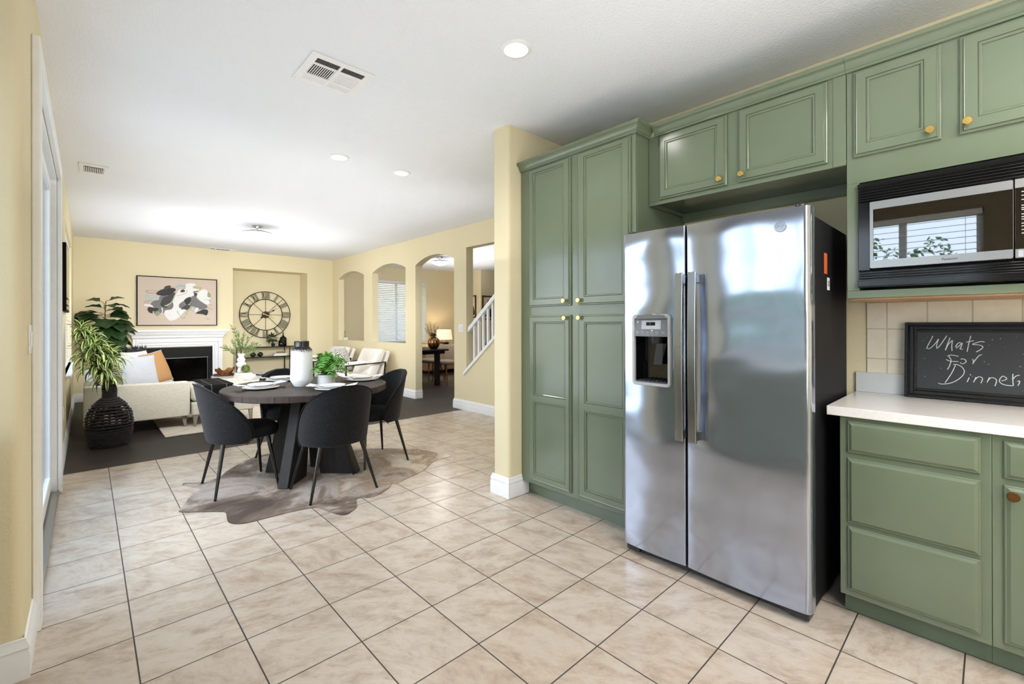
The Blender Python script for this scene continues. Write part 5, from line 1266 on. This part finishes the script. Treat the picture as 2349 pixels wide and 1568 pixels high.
FX_,FY_ = .06,9.22
t = thing('fiddle_leaf_fig', 'tall fiddle leaf fig with large dark leaves in the corner behind the sofa', 'plant', (FX_,FY_,0))
mb = MB(); mb.lathe([(.0001,.001),(.12,.001),(.15,.26),(.14,.27),(.13,.25),(.0001,.24)],(FX_,FY_,0),28); mb.build('planter', M['potwhite'], t, smooth=40)
mb = MB(); mb.tube([(FX_,FY_,.24),(FX_+.01,FY_,.8),(FX_,FY_,1.3),(FX_+.02,FY_,1.66)],[.016,.013,.009,.005],8)
rn = random.Random(41); lv = []
for (dx,dy,z,az,el,L) in [(-.02,0,1.64,150,18,.19),(.03,0,1.66,20,25,.20),(.05,0,1.60,-10,2,.22),(0,0,1.55,200,12,.21),(.06,.0,1.53,-30,-8,.20),(0,0,1.46,185,8,.30),(.02,0,1.44,10,10,.24),(-.02,0,1.40,190,0,.34),(-.05,0,1.38,220,-6,.32),(.02,0,1.36,250,-25,.28),(.04,0,1.34,-60,-20,.28),(.02,0,1.28,-10,14,.26),(.05,0,1.22,-25,-4,.30),(.06,0,1.20,5,6,.31),(.0,0,1.22,270,-40,.26),(.03,0,1.15,-70,-35,.28),(.06,0,1.10,-15,-22,.28),(.03,0,1.05,-45,-40,.28),(.08,0,1.02,-20,-45,.26),(-.02,0,1.15,230,-30,.26),(-.04,0,1.05,210,-40,.26),(.0,0,1.0,-90,-50,.24),(.05,0,.95,-30,-50,.24),(-.05,0,1.30,240,-15,.32),(0,0,1.30,-100,-30,.30),(.04,0,1.28,-50,-30,.30),(.06,0,1.16,-60,-30,.30),(0,0,1.12,-100,-45,.28),(-.05,0,1.2,200,-30,.30),(.08,0,1.0,-40,-30,.28),(.04,0,.92,-80,-40,.26),(.07,0,.9,-10,-35,.24),(-.03,0,1.42,175,4,.36),(0,0,1.44,215,-4,.34),(.02,0,1.42,-35,2,.30),(.03,0,1.40,20,8,.28),(-.03,0,1.34,165,-6,.34),(0,0,1.38,-90,-12,.32),(.05,0,1.30,0,2,.28),(-.05,0,1.26,190,-16,.34),(.02,0,1.5,30,16,.22),(0,0,1.58,-60,5,.2)]:
    lv.append((Vector((FX_+dx,FY_+dy,z)),R(az+rn.uniform(-8,8)),R(el),L))
for p,a,e,L in lv: mb.tube([(FX_+.005,FY_,p.z-.04),p,p+Vector((math.cos(a)*math.cos(e),math.sin(a)*math.cos(e),math.sin(e)))*.05],.004,5)
mb.build('trunk', M['stem'], t)
mb = MB()
for p,a,e,L in lv:
    d = Vector((math.cos(a)*math.cos(e),math.sin(a)*math.cos(e),math.sin(e))); sd = Vector((-math.sin(a),math.cos(a),0)); nrm = sd.cross(d)*-1; b = p+d*.04; tw = rn.uniform(-.5,.5); V = []
    for k in range(9):
        u = k/8; w = L*.46*(max(0,math.sin(PI*u**.9))**.7)*(.72+.42*u) if 0 < k < 8 else .004
        for s in (-1,-.5,0,.5,1):
            q = b+d*L*u-Vector((0,0,1))*.10*u*u*L/.25*.6+(sd*math.cos(tw)+nrm*math.sin(tw))*w*s+nrm*w*(.22*abs(s))+nrm*.008*math.sin(u*14+s*3)
            V.append(Vector((max(q.x,-.285),min(q.y,9.93),q.z)))
    mb.add(V,[(k*5+c,k*5+c+1,k*5+c+6,k*5+c+5) for k in range(8) for c in range(4)])
mb.build('leaves', M['leafdk'], t, smooth=60)

# ================================================================== WALL-MOUNTED THINGS
t = thing('wall_panel', 'black flat panel hung high on the left wall beside the window blind', 'panel', (XL,5.72,1.7))
mb = MB(); mb.prism([(XL+.0,5.27),(XL+.032,5.27),(XL+.034,5.5),(XL+.036,5.72),(XL+.034,5.95),(XL+.032,6.17),(XL,6.17)],'z',1.405,2.018); mb.build('panel_body', M['black'], t, bevel=.003)
mb = MB(); mb.prism([(XL+.033,5.285),(XL+.0355,5.5),(XL+.0375,5.72),(XL+.0355,5.95),(XL+.033,6.155),(XL+.03,5.72)],'z',1.42,2.0); mb.build('panel_face', M['blackgloss'], t, smooth=0)
def switch(lab, loc, axis, cat='switch', n=1, outlet=False):
    t = thing('wall_outlet' if outlet else 'light_switch', lab, cat, loc); x,y,z = loc; w = .035+.023*(n-1); h = .057
    s = 1 if axis == '+x' else -1
    def b(mb,d0,d1,y0,y1,z0,z1): mb.box(min(x+s*d0,x+s*d1),y+y0,z+z0,max(x+s*d0,x+s*d1),y+y1,z+z1)
    mb = MB(); b(mb,0,.006,-w,w,-h,h); mb.build('plate', M['white'], t, bevel=.002)
    for k in range(n):
        c = (k-(n-1)/2)*.046
        if outlet:
            for zz in (-.02,.02):
                mb = MB(); b(mb,.006,.009,c-.017,c+.017,zz-.013,zz+.013); mb.build('socket', M['porcelain'], t, bevel=.002)
        else:
            mb = MB(); b(mb,.006,.010,c-.016,c+.016,-.033,.033); mb.build('rocker', M['porcelain'], t, bevel=.002)
switch('white double light switch on the wall between the arched doorway and the stairs',(XR,5.07,1.215),'-x',n=2)
switch('white light switch plate on the near left wall next to the patio door',(XL,2.20,1.22),'+x')
switch('white outlet plate low on the left wall by the basket vase',(XL,5.55,.45),'+x','outlet',outlet=True)
t = thing('reed_diffuser', 'small cream reed diffuser on the sill of the far arched pass-through', 'diffuser', (4.06,9.50,.935))
mb = MB(); mb.box(4.02,9.44,.936, 4.10,9.56,.99); mb.build('holder', M['cream'], t, bevel=.006)
mb = MB()
for k in range(3): mb.tube([(4.06,9.49+.01*k,.985),(4.05,9.50-.012*k,1.13)],.0025,5)
mb.build('reeds', M['stem'], t)
# ================================================================== DINING ROOM THROUGH THE DOORWAY
t = thing('dining_table', 'black rectangular dining table in the far room seen through the arched doorway', 'table', (4.78,8.0,0))
bo = M['darkoak']
mb = MB(); mb.box(4.15,7.42,.722, 5.40,8.60,.757); mb.build('table_top', bo, t, bevel=.004)
mb = MB(); mb.box(4.22,7.48,.66, 5.34,7.51,.722); mb.box(4.22,8.51,.66, 5.34,8.54,.722); mb.box(4.22,7.51,.66, 4.25,8.51,.722); mb.box(5.31,7.51,.66, 5.34,8.51,.722); mb.build('apron', bo, t)
for x,y in ((5.20,7.56),(5.30,8.46),(4.27,7.56),(4.27,8.46)):
    mb = MB(); mb.box(x-.045,y-.045,.001, x+.045,y+.045,.722); mb.build('leg', bo, t, bevel=.003)
wl = wood('walnut_leg',(92,60,38),(132,92,62),(12,12,1),.5); bf = linen('beige_upholstery',(168,148,128),(196,178,158))
def fchair():
    t = thing('upholstered_chair','x','chair')
    mb = MB(); loops = []
    for r,z in ((.05,.40),(.9,.40),(1,.43),(1,.455),(.92,.485),(.05,.492)):
        loops.append([(.25*r*abs(math.cos(a))**.75*(1 if math.cos(a)>0 else -1),.24*r*abs(math.sin(a))**.75*(1 if math.sin(a)>0 else -1),z) for a in [2*PI*i/28 for i in range(28)]])
    mb.loft(loops); mb.build('seat', bf, t, smooth=180)
    mb = MB()
    def sh(k):
        def fn(u,v):
            a = R(-88+176*u); h = .40+.42*v; w = 1-.35*v**3; return (math.sin(a*w)*.26*k, -math.cos(a*w)*(.25)*k-.06*v+.01, h)
        return fn
    mb.grid(sh(1),19,9); mb.grid(sh(.90),19,9); mb.build('backrest', bf, t, smooth=180, solid=.012)
    for a,b in ((-1,-1),(1,-1),(1,1),(-1,1)):
        mb = MB(); mb.tube([(a*.15,b*.15,.40),(a*.225,b*.205,.002)],[.018,.010],10); mb.build('leg', wl, t)
    return t
c = fchair(); labs = ['beige wooden-legged chair left of the black table leg in the far dining room','beige wooden-legged chair right of the black table leg in the far dining room']
for i,((x,y),rz) in enumerate((((5.64,8.47),90),((5.66,7.90),102))):
    o = c if i == 0 else dup(c,(x,y,0),R(rz),labs[i]); o.location = (x,y,0); o.rotation_euler = (0,0,R(rz)); o['label'] = labs[i]; o['group'] = 'beige chairs in the far dining room'
FVX,FVY = 5.17,7.64
t = thing('bronze_vase', 'ribbed bronze vase with bare twigs on the far dining table', 'vase', (FVX,FVY,.758))
mb = MB(); pr = catmull([(.062,.758),(.10,.80),(.122,.87),(.115,.94),(.085,.985),(.075,.995)],4,False); loops = []
for r,z in pr: loops.append([(FVX+r*(1+.035*math.cos(14*a))*math.cos(a),FVY+r*(1+.035*math.cos(14*a))*math.sin(a),z) for a in [2*PI*i/84 for i in range(84)]])
mb.loft(loops); mb.build('vase_body', plain('brushed_bronze',(150,112,72),.28,1.0), t, smooth=60)
mb = MB(); rn = random.Random(19)
for k in range(22):
    a = rn.uniform(0,2*PI); s = rn.uniform(.05,.20); h = rn.uniform(.18,.42)
    if k < 9: a = rn.uniform(2.3,3.9); s = rn.uniform(.12,.27)
    p = [Vector((FVX,FVY,.95))]
    for j in range(1,6): p.append(Vector((FVX+math.cos(a)*s*j/5+rn.uniform(-.012,.012),FVY+math.sin(a)*s*j/5+rn.uniform(-.012,.012),.95+h*j/5)))
    mb.tube(p,[.004,.0035,.003,.0025,.002,.0012],5)
    for j in range(2,6):
        d = Vector((rn.uniform(-1,1),rn.uniform(-1,1),rn.uniform(0,1))).normalized()*.035; mb.tube([p[j],p[j]+d],[.002,.001],4)
        q = p[j]+d; w = d.orthogonal().normalized()*.006; mb.add([q-w,q+d*.3,q+w,q-d*.3],[(0,1,2,3)])
mb.build('twigs', plain('brown_twigs',(96,74,46),.8), t)
mb = MB(); leafball(mb,(FVX,FVY,1.01),60,.06,.05,rn,0); mb.build('greenery', M['leafdk'], t, smooth=0)
t = thing('sideboard', 'low wooden sideboard against the far dining room wall under the lamp', 'sideboard', (6.85,9.75,0))
mb = MB(); mb.box(6.25,9.45,.08, 7.5,9.95,.66); mb.build('carcass', wood('tan_oak',(150,112,84),(180,142,110),(1,14,1)), t, bevel=.004)
mb = MB(); mb.box(6.22,9.42,.66, 7.53,9.97,.685); mb.build('top', bpy.data.materials['tan_oak'], t, bevel=.004)
for k in range(3):
    mb = MB(); mb.box(6.27+.41*k,9.435,.10, 6.66+.41*k,9.45,.64); mb.build('door', bpy.data.materials['tan_oak'], t, bevel=.003)
mb = MB()
for x in (6.3,7.45):
    for y in (9.5,9.9): mb.box(x-.02,y-.02,.001,x+.02,y+.02,.08)
mb.build('feet', M['black'], t)
LX,LY = 6.80,9.62
t = thing('table_lamp', 'table lamp with a pale drum shade and dark studded base on the far sideboard', 'lamp', (LX,LY,.686))
mb = MB(); mb.lathe([(.0001,.686),(.10,.686),(.125,.72),(.125,.79),(.10,.82),(.0001,.825)],(LX,LY,0),28)
for k in range(10):
    for z in (.725,.785):
        a = 2*PI*k/10; mb.lathe([(.0001,-.018),(.013,-.012),(.018,0),(.013,.012),(.0001,.018)],(LX+.123*math.cos(a),LY+.123*math.sin(a),z),8)
mb.build('base', M['black'], t, smooth=60); mb = MB(); mb.lathe([(.0001,.82),(.010,.82),(.010,.90),(.0001,.90)],(LX,LY,0),12); mb.build('stem', M['brass'], t)
ls = NT('lit_linen_shade'); ls.set(srgb(240,226,204),.9); ls.b.inputs['Emission Color'].default_value = srgb(255,226,186); ls.b.inputs['Emission Strength'].default_value = .5
mb = MB(); mb.lathe([(.225,.872),(.190,1.13),(.186,1.13),(.221,.872)],(LX,LY,0),40); mb.build('lamp_shade', ls.mat, t, smooth=50)
fr = wood('frame_walnut',(70,46,28),(104,72,46),(2,2,14),.5); matw = plain('print_paper',(226,212,190),.8); dk = plain('print_dark_brown',(42,32,28),.8)
def picture(lab, pts, n, sil):
    """pts: origin corner, u vector, z range; n: outward normal"""
    o,u,z0,z1,W = pts; P = lambda a,z,d: (o[0]+u[0]*a+n[0]*d, o[1]+u[1]*a+n[1]*d, z); f = .035
    t = thing('framed_print', lab, 'picture', P(W/2,z0,0),'framed prints in the hall')
    mb = MB()
    for a0,a1,b0,b1 in ((0,f,z0,z1),(W-f,W,z0,z1),(f,W-f,z0,z0+f),(f,W-f,z1-f,z1)):
        mb.loft([[P(a0,b0,d),P(a1,b0,d),P(a1,b1,d),P(a0,b1,d)] for d in (.002,.03)])
    mb.build('frame', fr, t); mb = MB(); mb.loft([[P(f,z0+f,d),P(W-f,z0+f,d),P(W-f,z1-f,d),P(f,z1-f,d)] for d in (.004,.012)], 0)
    for s in sil: mb.add([P(f+(W-2*f)*a,z0+f+(z1-z0-2*f)*b,.0126) for a,b in catmull(s,4)],[tuple(range(len(s)*4))],1)
    mb.build('print', [matw,dk], t, smooth=0)
picture('narrow framed print with dark leaf shapes on the hall wall left of the railing',((7.57,9.80),(0,-1),1.45,2.065,.60),(-1,0),[[(.70,.05),(.95,.10),(.93,.35),(.84,.55),(.82,.30)],[(.3,.1),(.55,.2),(.5,.7),(.35,.5)]])
picture('framed print of a dark rounded figure on the hall wall behind the stair railing',((7.60,9.0),(1,0),1.40,2.05,.62),(0,-1),[[(.25,.75),(.45,.92),(.75,.93),(.92,.75),(.88,.4),(.95,.08),(.3,.08),(.42,.45)],[(.08,.1),(.2,.12),(.22,.5),(.12,.4)]])
mb = MB(); mb.box(7.68,8.55,.001, 8.7,8.95,.72); mb.box(7.66,8.53,.72, 8.72,8.97,.75); o = mb.build('hall_chest', M['darkoak'], bevel=.004); rebase(o,(8.2,8.75,0)); tag(o,'dark wooden chest seen between the stair balusters','chest')
def figv(x,h,lab):
    mb = MB(); mb.lathe([(.0001,0),(.05,0),(.07,h*.3),(.06,h*.55),(.03,h*.7),(.045,h*.85),(.03,h),(.0001,h)],(0,0,0),20); o = mb.build('dark_urn', M['black'], smooth=60); o.location = (x,8.75,.751); tag(o,lab,'urn','dark urns on the hall chest')
figv(7.82,.48,'shorter dark urn on the hall chest seen between the balusters'); figv(8.12,.62,'taller dark urn on the hall chest seen between the balusters')

# ================================================================== CEILING FIXTURES
def downlight(x,y,lab):
    t = thing('recessed_downlight', lab, 'ceiling light', (x,y,H), 'recessed ceiling lights')
    mb = MB(); mb.lathe([(.060,H-.004),(.064,H-.009),(.080,H-.007),(.086,H-.001),(.086,H+.002),(.060,H+.002)],(x,y,0),40); mb.build('trim_ring', M['white'], t, smooth=50)
    mb = MB(); mb.lathe([(.0001,H-.0035),(.0605,H-.0035),(.0605,H-.001),(.0001,H-.001)],(x,y,0),40); mb.build('lens', M['light'], t)
for x,y,l in ((1.532,1.330,'round recessed ceiling light in front of the pantry'),(1.474,3.511,'round recessed ceiling light over the table, left of the pair'),(2.082,3.508,'round recessed ceiling light right of the pair by the pantry wall end'),(.62,-.75,'round recessed ceiling light behind the camera over the kitchen'),(1.6,-.9,'round recessed ceiling light near the microwave cabinet')): downlight(x,y,l)
def flush(x,y,lab):
    t = thing('flush_ceiling_light', lab, 'ceiling light', (x,y,H), 'bowl ceiling lights')
    mb = MB(); mb.lathe([(.0001,H-.001),(.065,H-.001),(.062,H-.022),(.03,H-.03),(.008,H-.034),(.008,H-.075),(.0001,H-.075)],(x,y,0),28); mb.build('canopy', M['steel2'], t, smooth=40)
    mb = MB(); mb.lathe([(.205,H-.118),(.19,H-.098),(.12,H-.078),(.02,H-.070),(.02,H-.075),(.12,H-.083),(.185,H-.102),(.165,H-.112)],(x,y,0),40); mb.build('bowl_rim', M['silverpl'], t, smooth=50)
    mb = MB(); mb.lathe([(.175,H-.106),(.160,H-.135),(.12,H-.165),(.06,H-.182),(.0001,H-.186)],(x,y,0),40); mb.build('glass_bowl', M['light'], t, smooth=60)
flush(1.704,7.07,'bowl ceiling light in the living room'); flush(5.46,7.83,'bowl ceiling light in the dining room seen through the arched doorway')
dkv = plain('duct_black',(14,14,14),.9)
t = thing('ceiling_vent', 'large square white ceiling vent with six louvred sections over the kitchen', 'vent', (.922,2.25,H))
x0,x1,y0,y1 = .745,1.099,2.077,2.425; zv = H-.008
mb = MB(); xs = [(.785,.915),(.930,1.060)]; ys = [(2.118,2.178),(2.192,2.312),(2.326,2.384)]
def plate(mb,a0,a1,b0,b1): mb.box(a0,b0,zv,a1,b1,H-.001)
xe = [x0,.785,.915,.930,1.060,x1]; ye = [y0,2.118,2.178,2.192,2.312,2.326,2.384,y1]
for i in range(5):
    for j in range(7):
        if not (i in (1,3) and j in (1,3,5)): plate(mb,xe[i],xe[i+1],ye[j],ye[j+1])
for a,b in ((x0+.015,y0+.02),(x1-.015,y0+.02),(x0+.015,y1-.02),(x1-.015,y1-.02)): mb.lathe([(.0001,zv-.002),(.004,zv-.002),(.004,zv),(.0001,zv)],(a,b,0),10)
mb.build('frame', M['white'], t, smooth=0)
mb = MB(); mb.box(x0+.02,y0+.02,H-.0012,x1-.02,y1-.02,H-.0004); mb.build('duct_opening', dkv, t, smooth=0)
for i,(a0,a1) in enumerate(xs):
    for j,(b0,b1) in enumerate(ys):
        mb = MB()
        if j == 1:
            n = 11; sg = 1 if i == 0 else -1
            for k in range(n):
                c = a0+(a1-a0)*(k+.5)/n; w = .0045; mb.loft([[(c-w*sg-.0006,b,zv),(c-w*sg+.0006,b,zv),(c+w*sg+.0006,b,H-.002),(c+w*sg-.0006,b,H-.002)] for b in (b0,b1)])
        else:
            n = 5; sg = -1 if j == 0 else 1
            for k in range(n):
                c = b0+(b1-b0)*(k+.5)/n; w = .0048; mb.loft([[(a,c+w*sg-.0006,zv),(a,c+w*sg+.0006,zv),(a,c-w*sg+.0006,H-.002),(a,c-w*sg-.0006,H-.002)] for a in (a0,a1)])
        mb.build('louvre', M['white'], t, smooth=0)
t = thing('ceiling_vent', 'small white slotted ceiling vent near the left wall above the patio door', 'vent', (-.09,5.42,H))
x0,x1,y0,y1 = -.19,.010,5.21,5.60
mb = MB(); mb.box(x0,y0,zv,x1,y0+.07,H-.001); mb.box(x0,y1-.10,zv,x1,y1,H-.001); mb.box(x0,y0+.07,zv,x0+.03,y1-.10,H-.001); mb.box(x1-.03,y0+.07,zv,x1,y1-.10,H-.001); mb.build('frame', M['white'], t, smooth=0)
mb = MB(); mb.box(x0+.01,y0+.03,H-.0012,x1-.01,y1-.03,H-.0004); mb.build('duct_opening', dkv, t, smooth=0)
mb = MB()
for k in range(11):
    c = x0+.03+(x1-x0-.06)*(k+.5)/11; mb.box(c-.0035,y0+.11,zv,c+.0035,y1-.10,H-.002)
mb.build('louvre', M['white'], t, smooth=0)
t = thing('ceiling_vent', 'narrow white ceiling vent with dark slots at the top of the living room back wall', 'vent', (1.76,9.87,H))
mb = MB(); mb.box(1.55,9.78,zv,2.0,9.80,H-.001); mb.box(1.55,9.93,zv,2.0,9.95,H-.001); mb.box(1.55,9.80,zv,1.58,9.93,H-.001); mb.box(1.66,9.80,zv,1.675,9.93,H-.001); mb.box(1.90,9.80,zv,2.0,9.93,H-.001); mb.build('frame', M['white'], t, smooth=0)
mb = MB(); mb.box(1.57,9.79,H-.0012,1.99,9.94,H-.0004); mb.build('duct_opening', dkv, t, smooth=0)
# ================================================================== LIGHT AND CAMERA
sc = bpy.context.scene
w = bpy.data.worlds.new('sky'); sc.world = w; w.use_nodes = True
bg = w.node_tree.nodes['Background']; tcw = w.node_tree.nodes.new('ShaderNodeTexCoord'); sxw = w.node_tree.nodes.new('ShaderNodeSeparateXYZ'); rw = w.node_tree.nodes.new('ShaderNodeValToRGB')
w.node_tree.links.new(tcw.outputs['Generated'], sxw.inputs[0]); w.node_tree.links.new(sxw.outputs[2], rw.inputs[0]); w.node_tree.links.new(rw.outputs[0], bg.inputs[0])
e = rw.color_ramp.elements; e[0].position = 0; e[0].color = (.80,.90,1,1); e[1].position = .6; e[1].color = (.42,.66,1,1)
bg.inputs[1].default_value = 3.4
def area(name, loc, rot, sx, sy, power, col=(1,1,1), portal=False, spread=None):
    l = bpy.data.lights.new(name,'AREA'); l.shape = 'RECTANGLE'; l.size = sx; l.size_y = sy; l.energy = power; l.color = col
    if spread: l.spread = R(spread)
    o = bpy.data.objects.new(name,l); COL.objects.link(o); o.location = loc; o.rotation_euler = rot
    if portal: l.cycles.is_portal = True
    return o
# daylight through each opening
area('portal_patio_door',(XL-.2,(DY0+DY1)/2,1.2),(0,R(-90),0),2.4,2.1,1,portal=True)
area('portal_living_window',(XL-.2,(WY0+WY1)/2,1.57),(0,R(-90),0),1.7,2.5,1,portal=True)
area('portal_sink_window',(KX-.2,(KY0+KY1)/2,1.69),(0,R(-90),0),1.3,2.3,1,portal=True)
area('portal_dining_window',((DX0+DX1)/2,DB+.4,1.6),(R(-90),0,0),1.6,1.7,1,portal=True)
# ceiling lamps
def lamp(x,y,z,power,col=(1,.96,.90),r=.06,kind='POINT',spot=150):
    l = bpy.data.lights.new('ceiling_lamp',kind); l.energy = power; l.color = col; l.shadow_soft_size = r
    if kind == 'SPOT': l.spot_size = R(spot); l.spot_blend = .8
    o = bpy.data.objects.new('ceiling_lamp',l); COL.objects.link(o); o.location = (x,y,z); return o
for x,y in ((1.532,1.330),(1.474,3.511),(2.082,3.508),(.62,-.75),(1.6,-.9)): lamp(x,y,H-.02,24,kind='SPOT')
lamp(1.704,7.07,H-.30,6); lamp(5.46,7.83,H-.30,8); lamp(LX,LY,1.0,6,(1,.8,.55))
# added fill: broad soft lamps aimed up at the ceiling
area('up_fill_kitchen',(1.05,1.3,1.75),(R(180),0,0),2.1,4.6,9,(1,1,1))
area('up_fill_living',(1.75,6.2,2.1),(R(180),0,0),3.4,5.4,22,(1,1,1))
area('up_fill_dining',(6.0,7.0,2.1),(R(180),0,0),2.6,4.0,24,(1,.98,.95))

area('soft_fill_living',(1.7,5.0,1.6),(R(80),0,0),3.4,.6,30,(1,1,1),spread=95)
area('kitchen_overhead_fill',(1.15,-1.3,2.66),(0,R(-12),0),1.3,1.3,24,(1,1,1))  # added overhead fill, no fixture of its own
area('kitchen_side_fill',(2.1,-1.7,1.6),(0,R(90),0),1.4,1.4,3,(1,1,1))
area('kitchen_front_fill',(.3,-1.7,2.0),(0,R(-84),0),1.3,1.3,20,(1,1,1))
area('kitchen_low_fill',(.35,-2.0,1.15),(0,R(-90),0),1.2,1.2,11,(1,1,1))
area('kitchen_ceiling_fill',(1.75,-.1,1.85),(R(180),0,0),.9,2.2,2.0,(1,1,1))  # added lamp that lifts the ceiling near the cabinets, no fixture
area('patio_floor_fill',(-.13,3.1,1.3),(0,R(-48),0),.5,1.3,3,(.92,.96,1),spread=110)  # added lamp indoors, brightens the floor by the patio door
area('living_side_fill',(-.10,7.5,1.6),(0,R(-90),0),1.3,2.2,10,(.97,.985,1),spread=115)  # added lamp inside the room, strengthens the light from the window side
area('dining_side_fill',(-.10,3.4,1.0),(0,R(-82),0),1.4,1.9,9,(.94,.97,1),spread=130)  # added lamp inside the room on the patio door side, no window here

cam = bpy.data.cameras.new('camera'); co_ = bpy.data.objects.new('camera',cam); COL.objects.link(co_)
cam.sensor_width = 36; cam.sensor_fit = 'HORIZONTAL'; cam.lens = 1035.918/2349*36
cam.shift_x = 0; cam.shift_y = -(784-742.1236)/2349
yaw, pitch, roll = .7547, .0009, -.0025
fw = Vector((math.sin(yaw),math.cos(yaw),0)); rt = Vector((math.cos(yaw),-math.sin(yaw),0)); up = Vector((0,0,1))
f2 = fw*math.cos(pitch)+up*math.sin(pitch); u2 = up*math.cos(pitch)-fw*math.sin(pitch)
r3 = rt*math.cos(roll)+u2*math.sin(roll); u3 = u2*math.cos(roll)-rt*math.sin(roll)
Mx = Matrix((r3,u3,-f2)).transposed().to_4x4(); Mx.translation = Vector((-.4091,-1.2228,3.8259))*S3
co_.matrix_world = Mx; cam.clip_start = .02; cam.clip_end = 200
sc.camera = co_
sc.view_settings.view_transform = 'Standard'; sc.view_settings.look = 'None'; sc.view_settings.exposure = .72; sc.view_settings.gamma = 1.05
cy = sc.cycles; cy.max_bounces = 8; cy.diffuse_bounces = 5; cy.glossy_bounces = 4; cy.transparent_max_bounces = 12; cy.transmission_bounces = 6
cy.use_denoising = True; cy.sample_clamp_indirect = 6; cy.caustics_reflective = False; cy.caustics_refractive = False; cy.blur_glossy = .5

cy.use_adaptive_sampling = True; cy.adaptive_threshold = .08; cy.adaptive_min_samples = 12
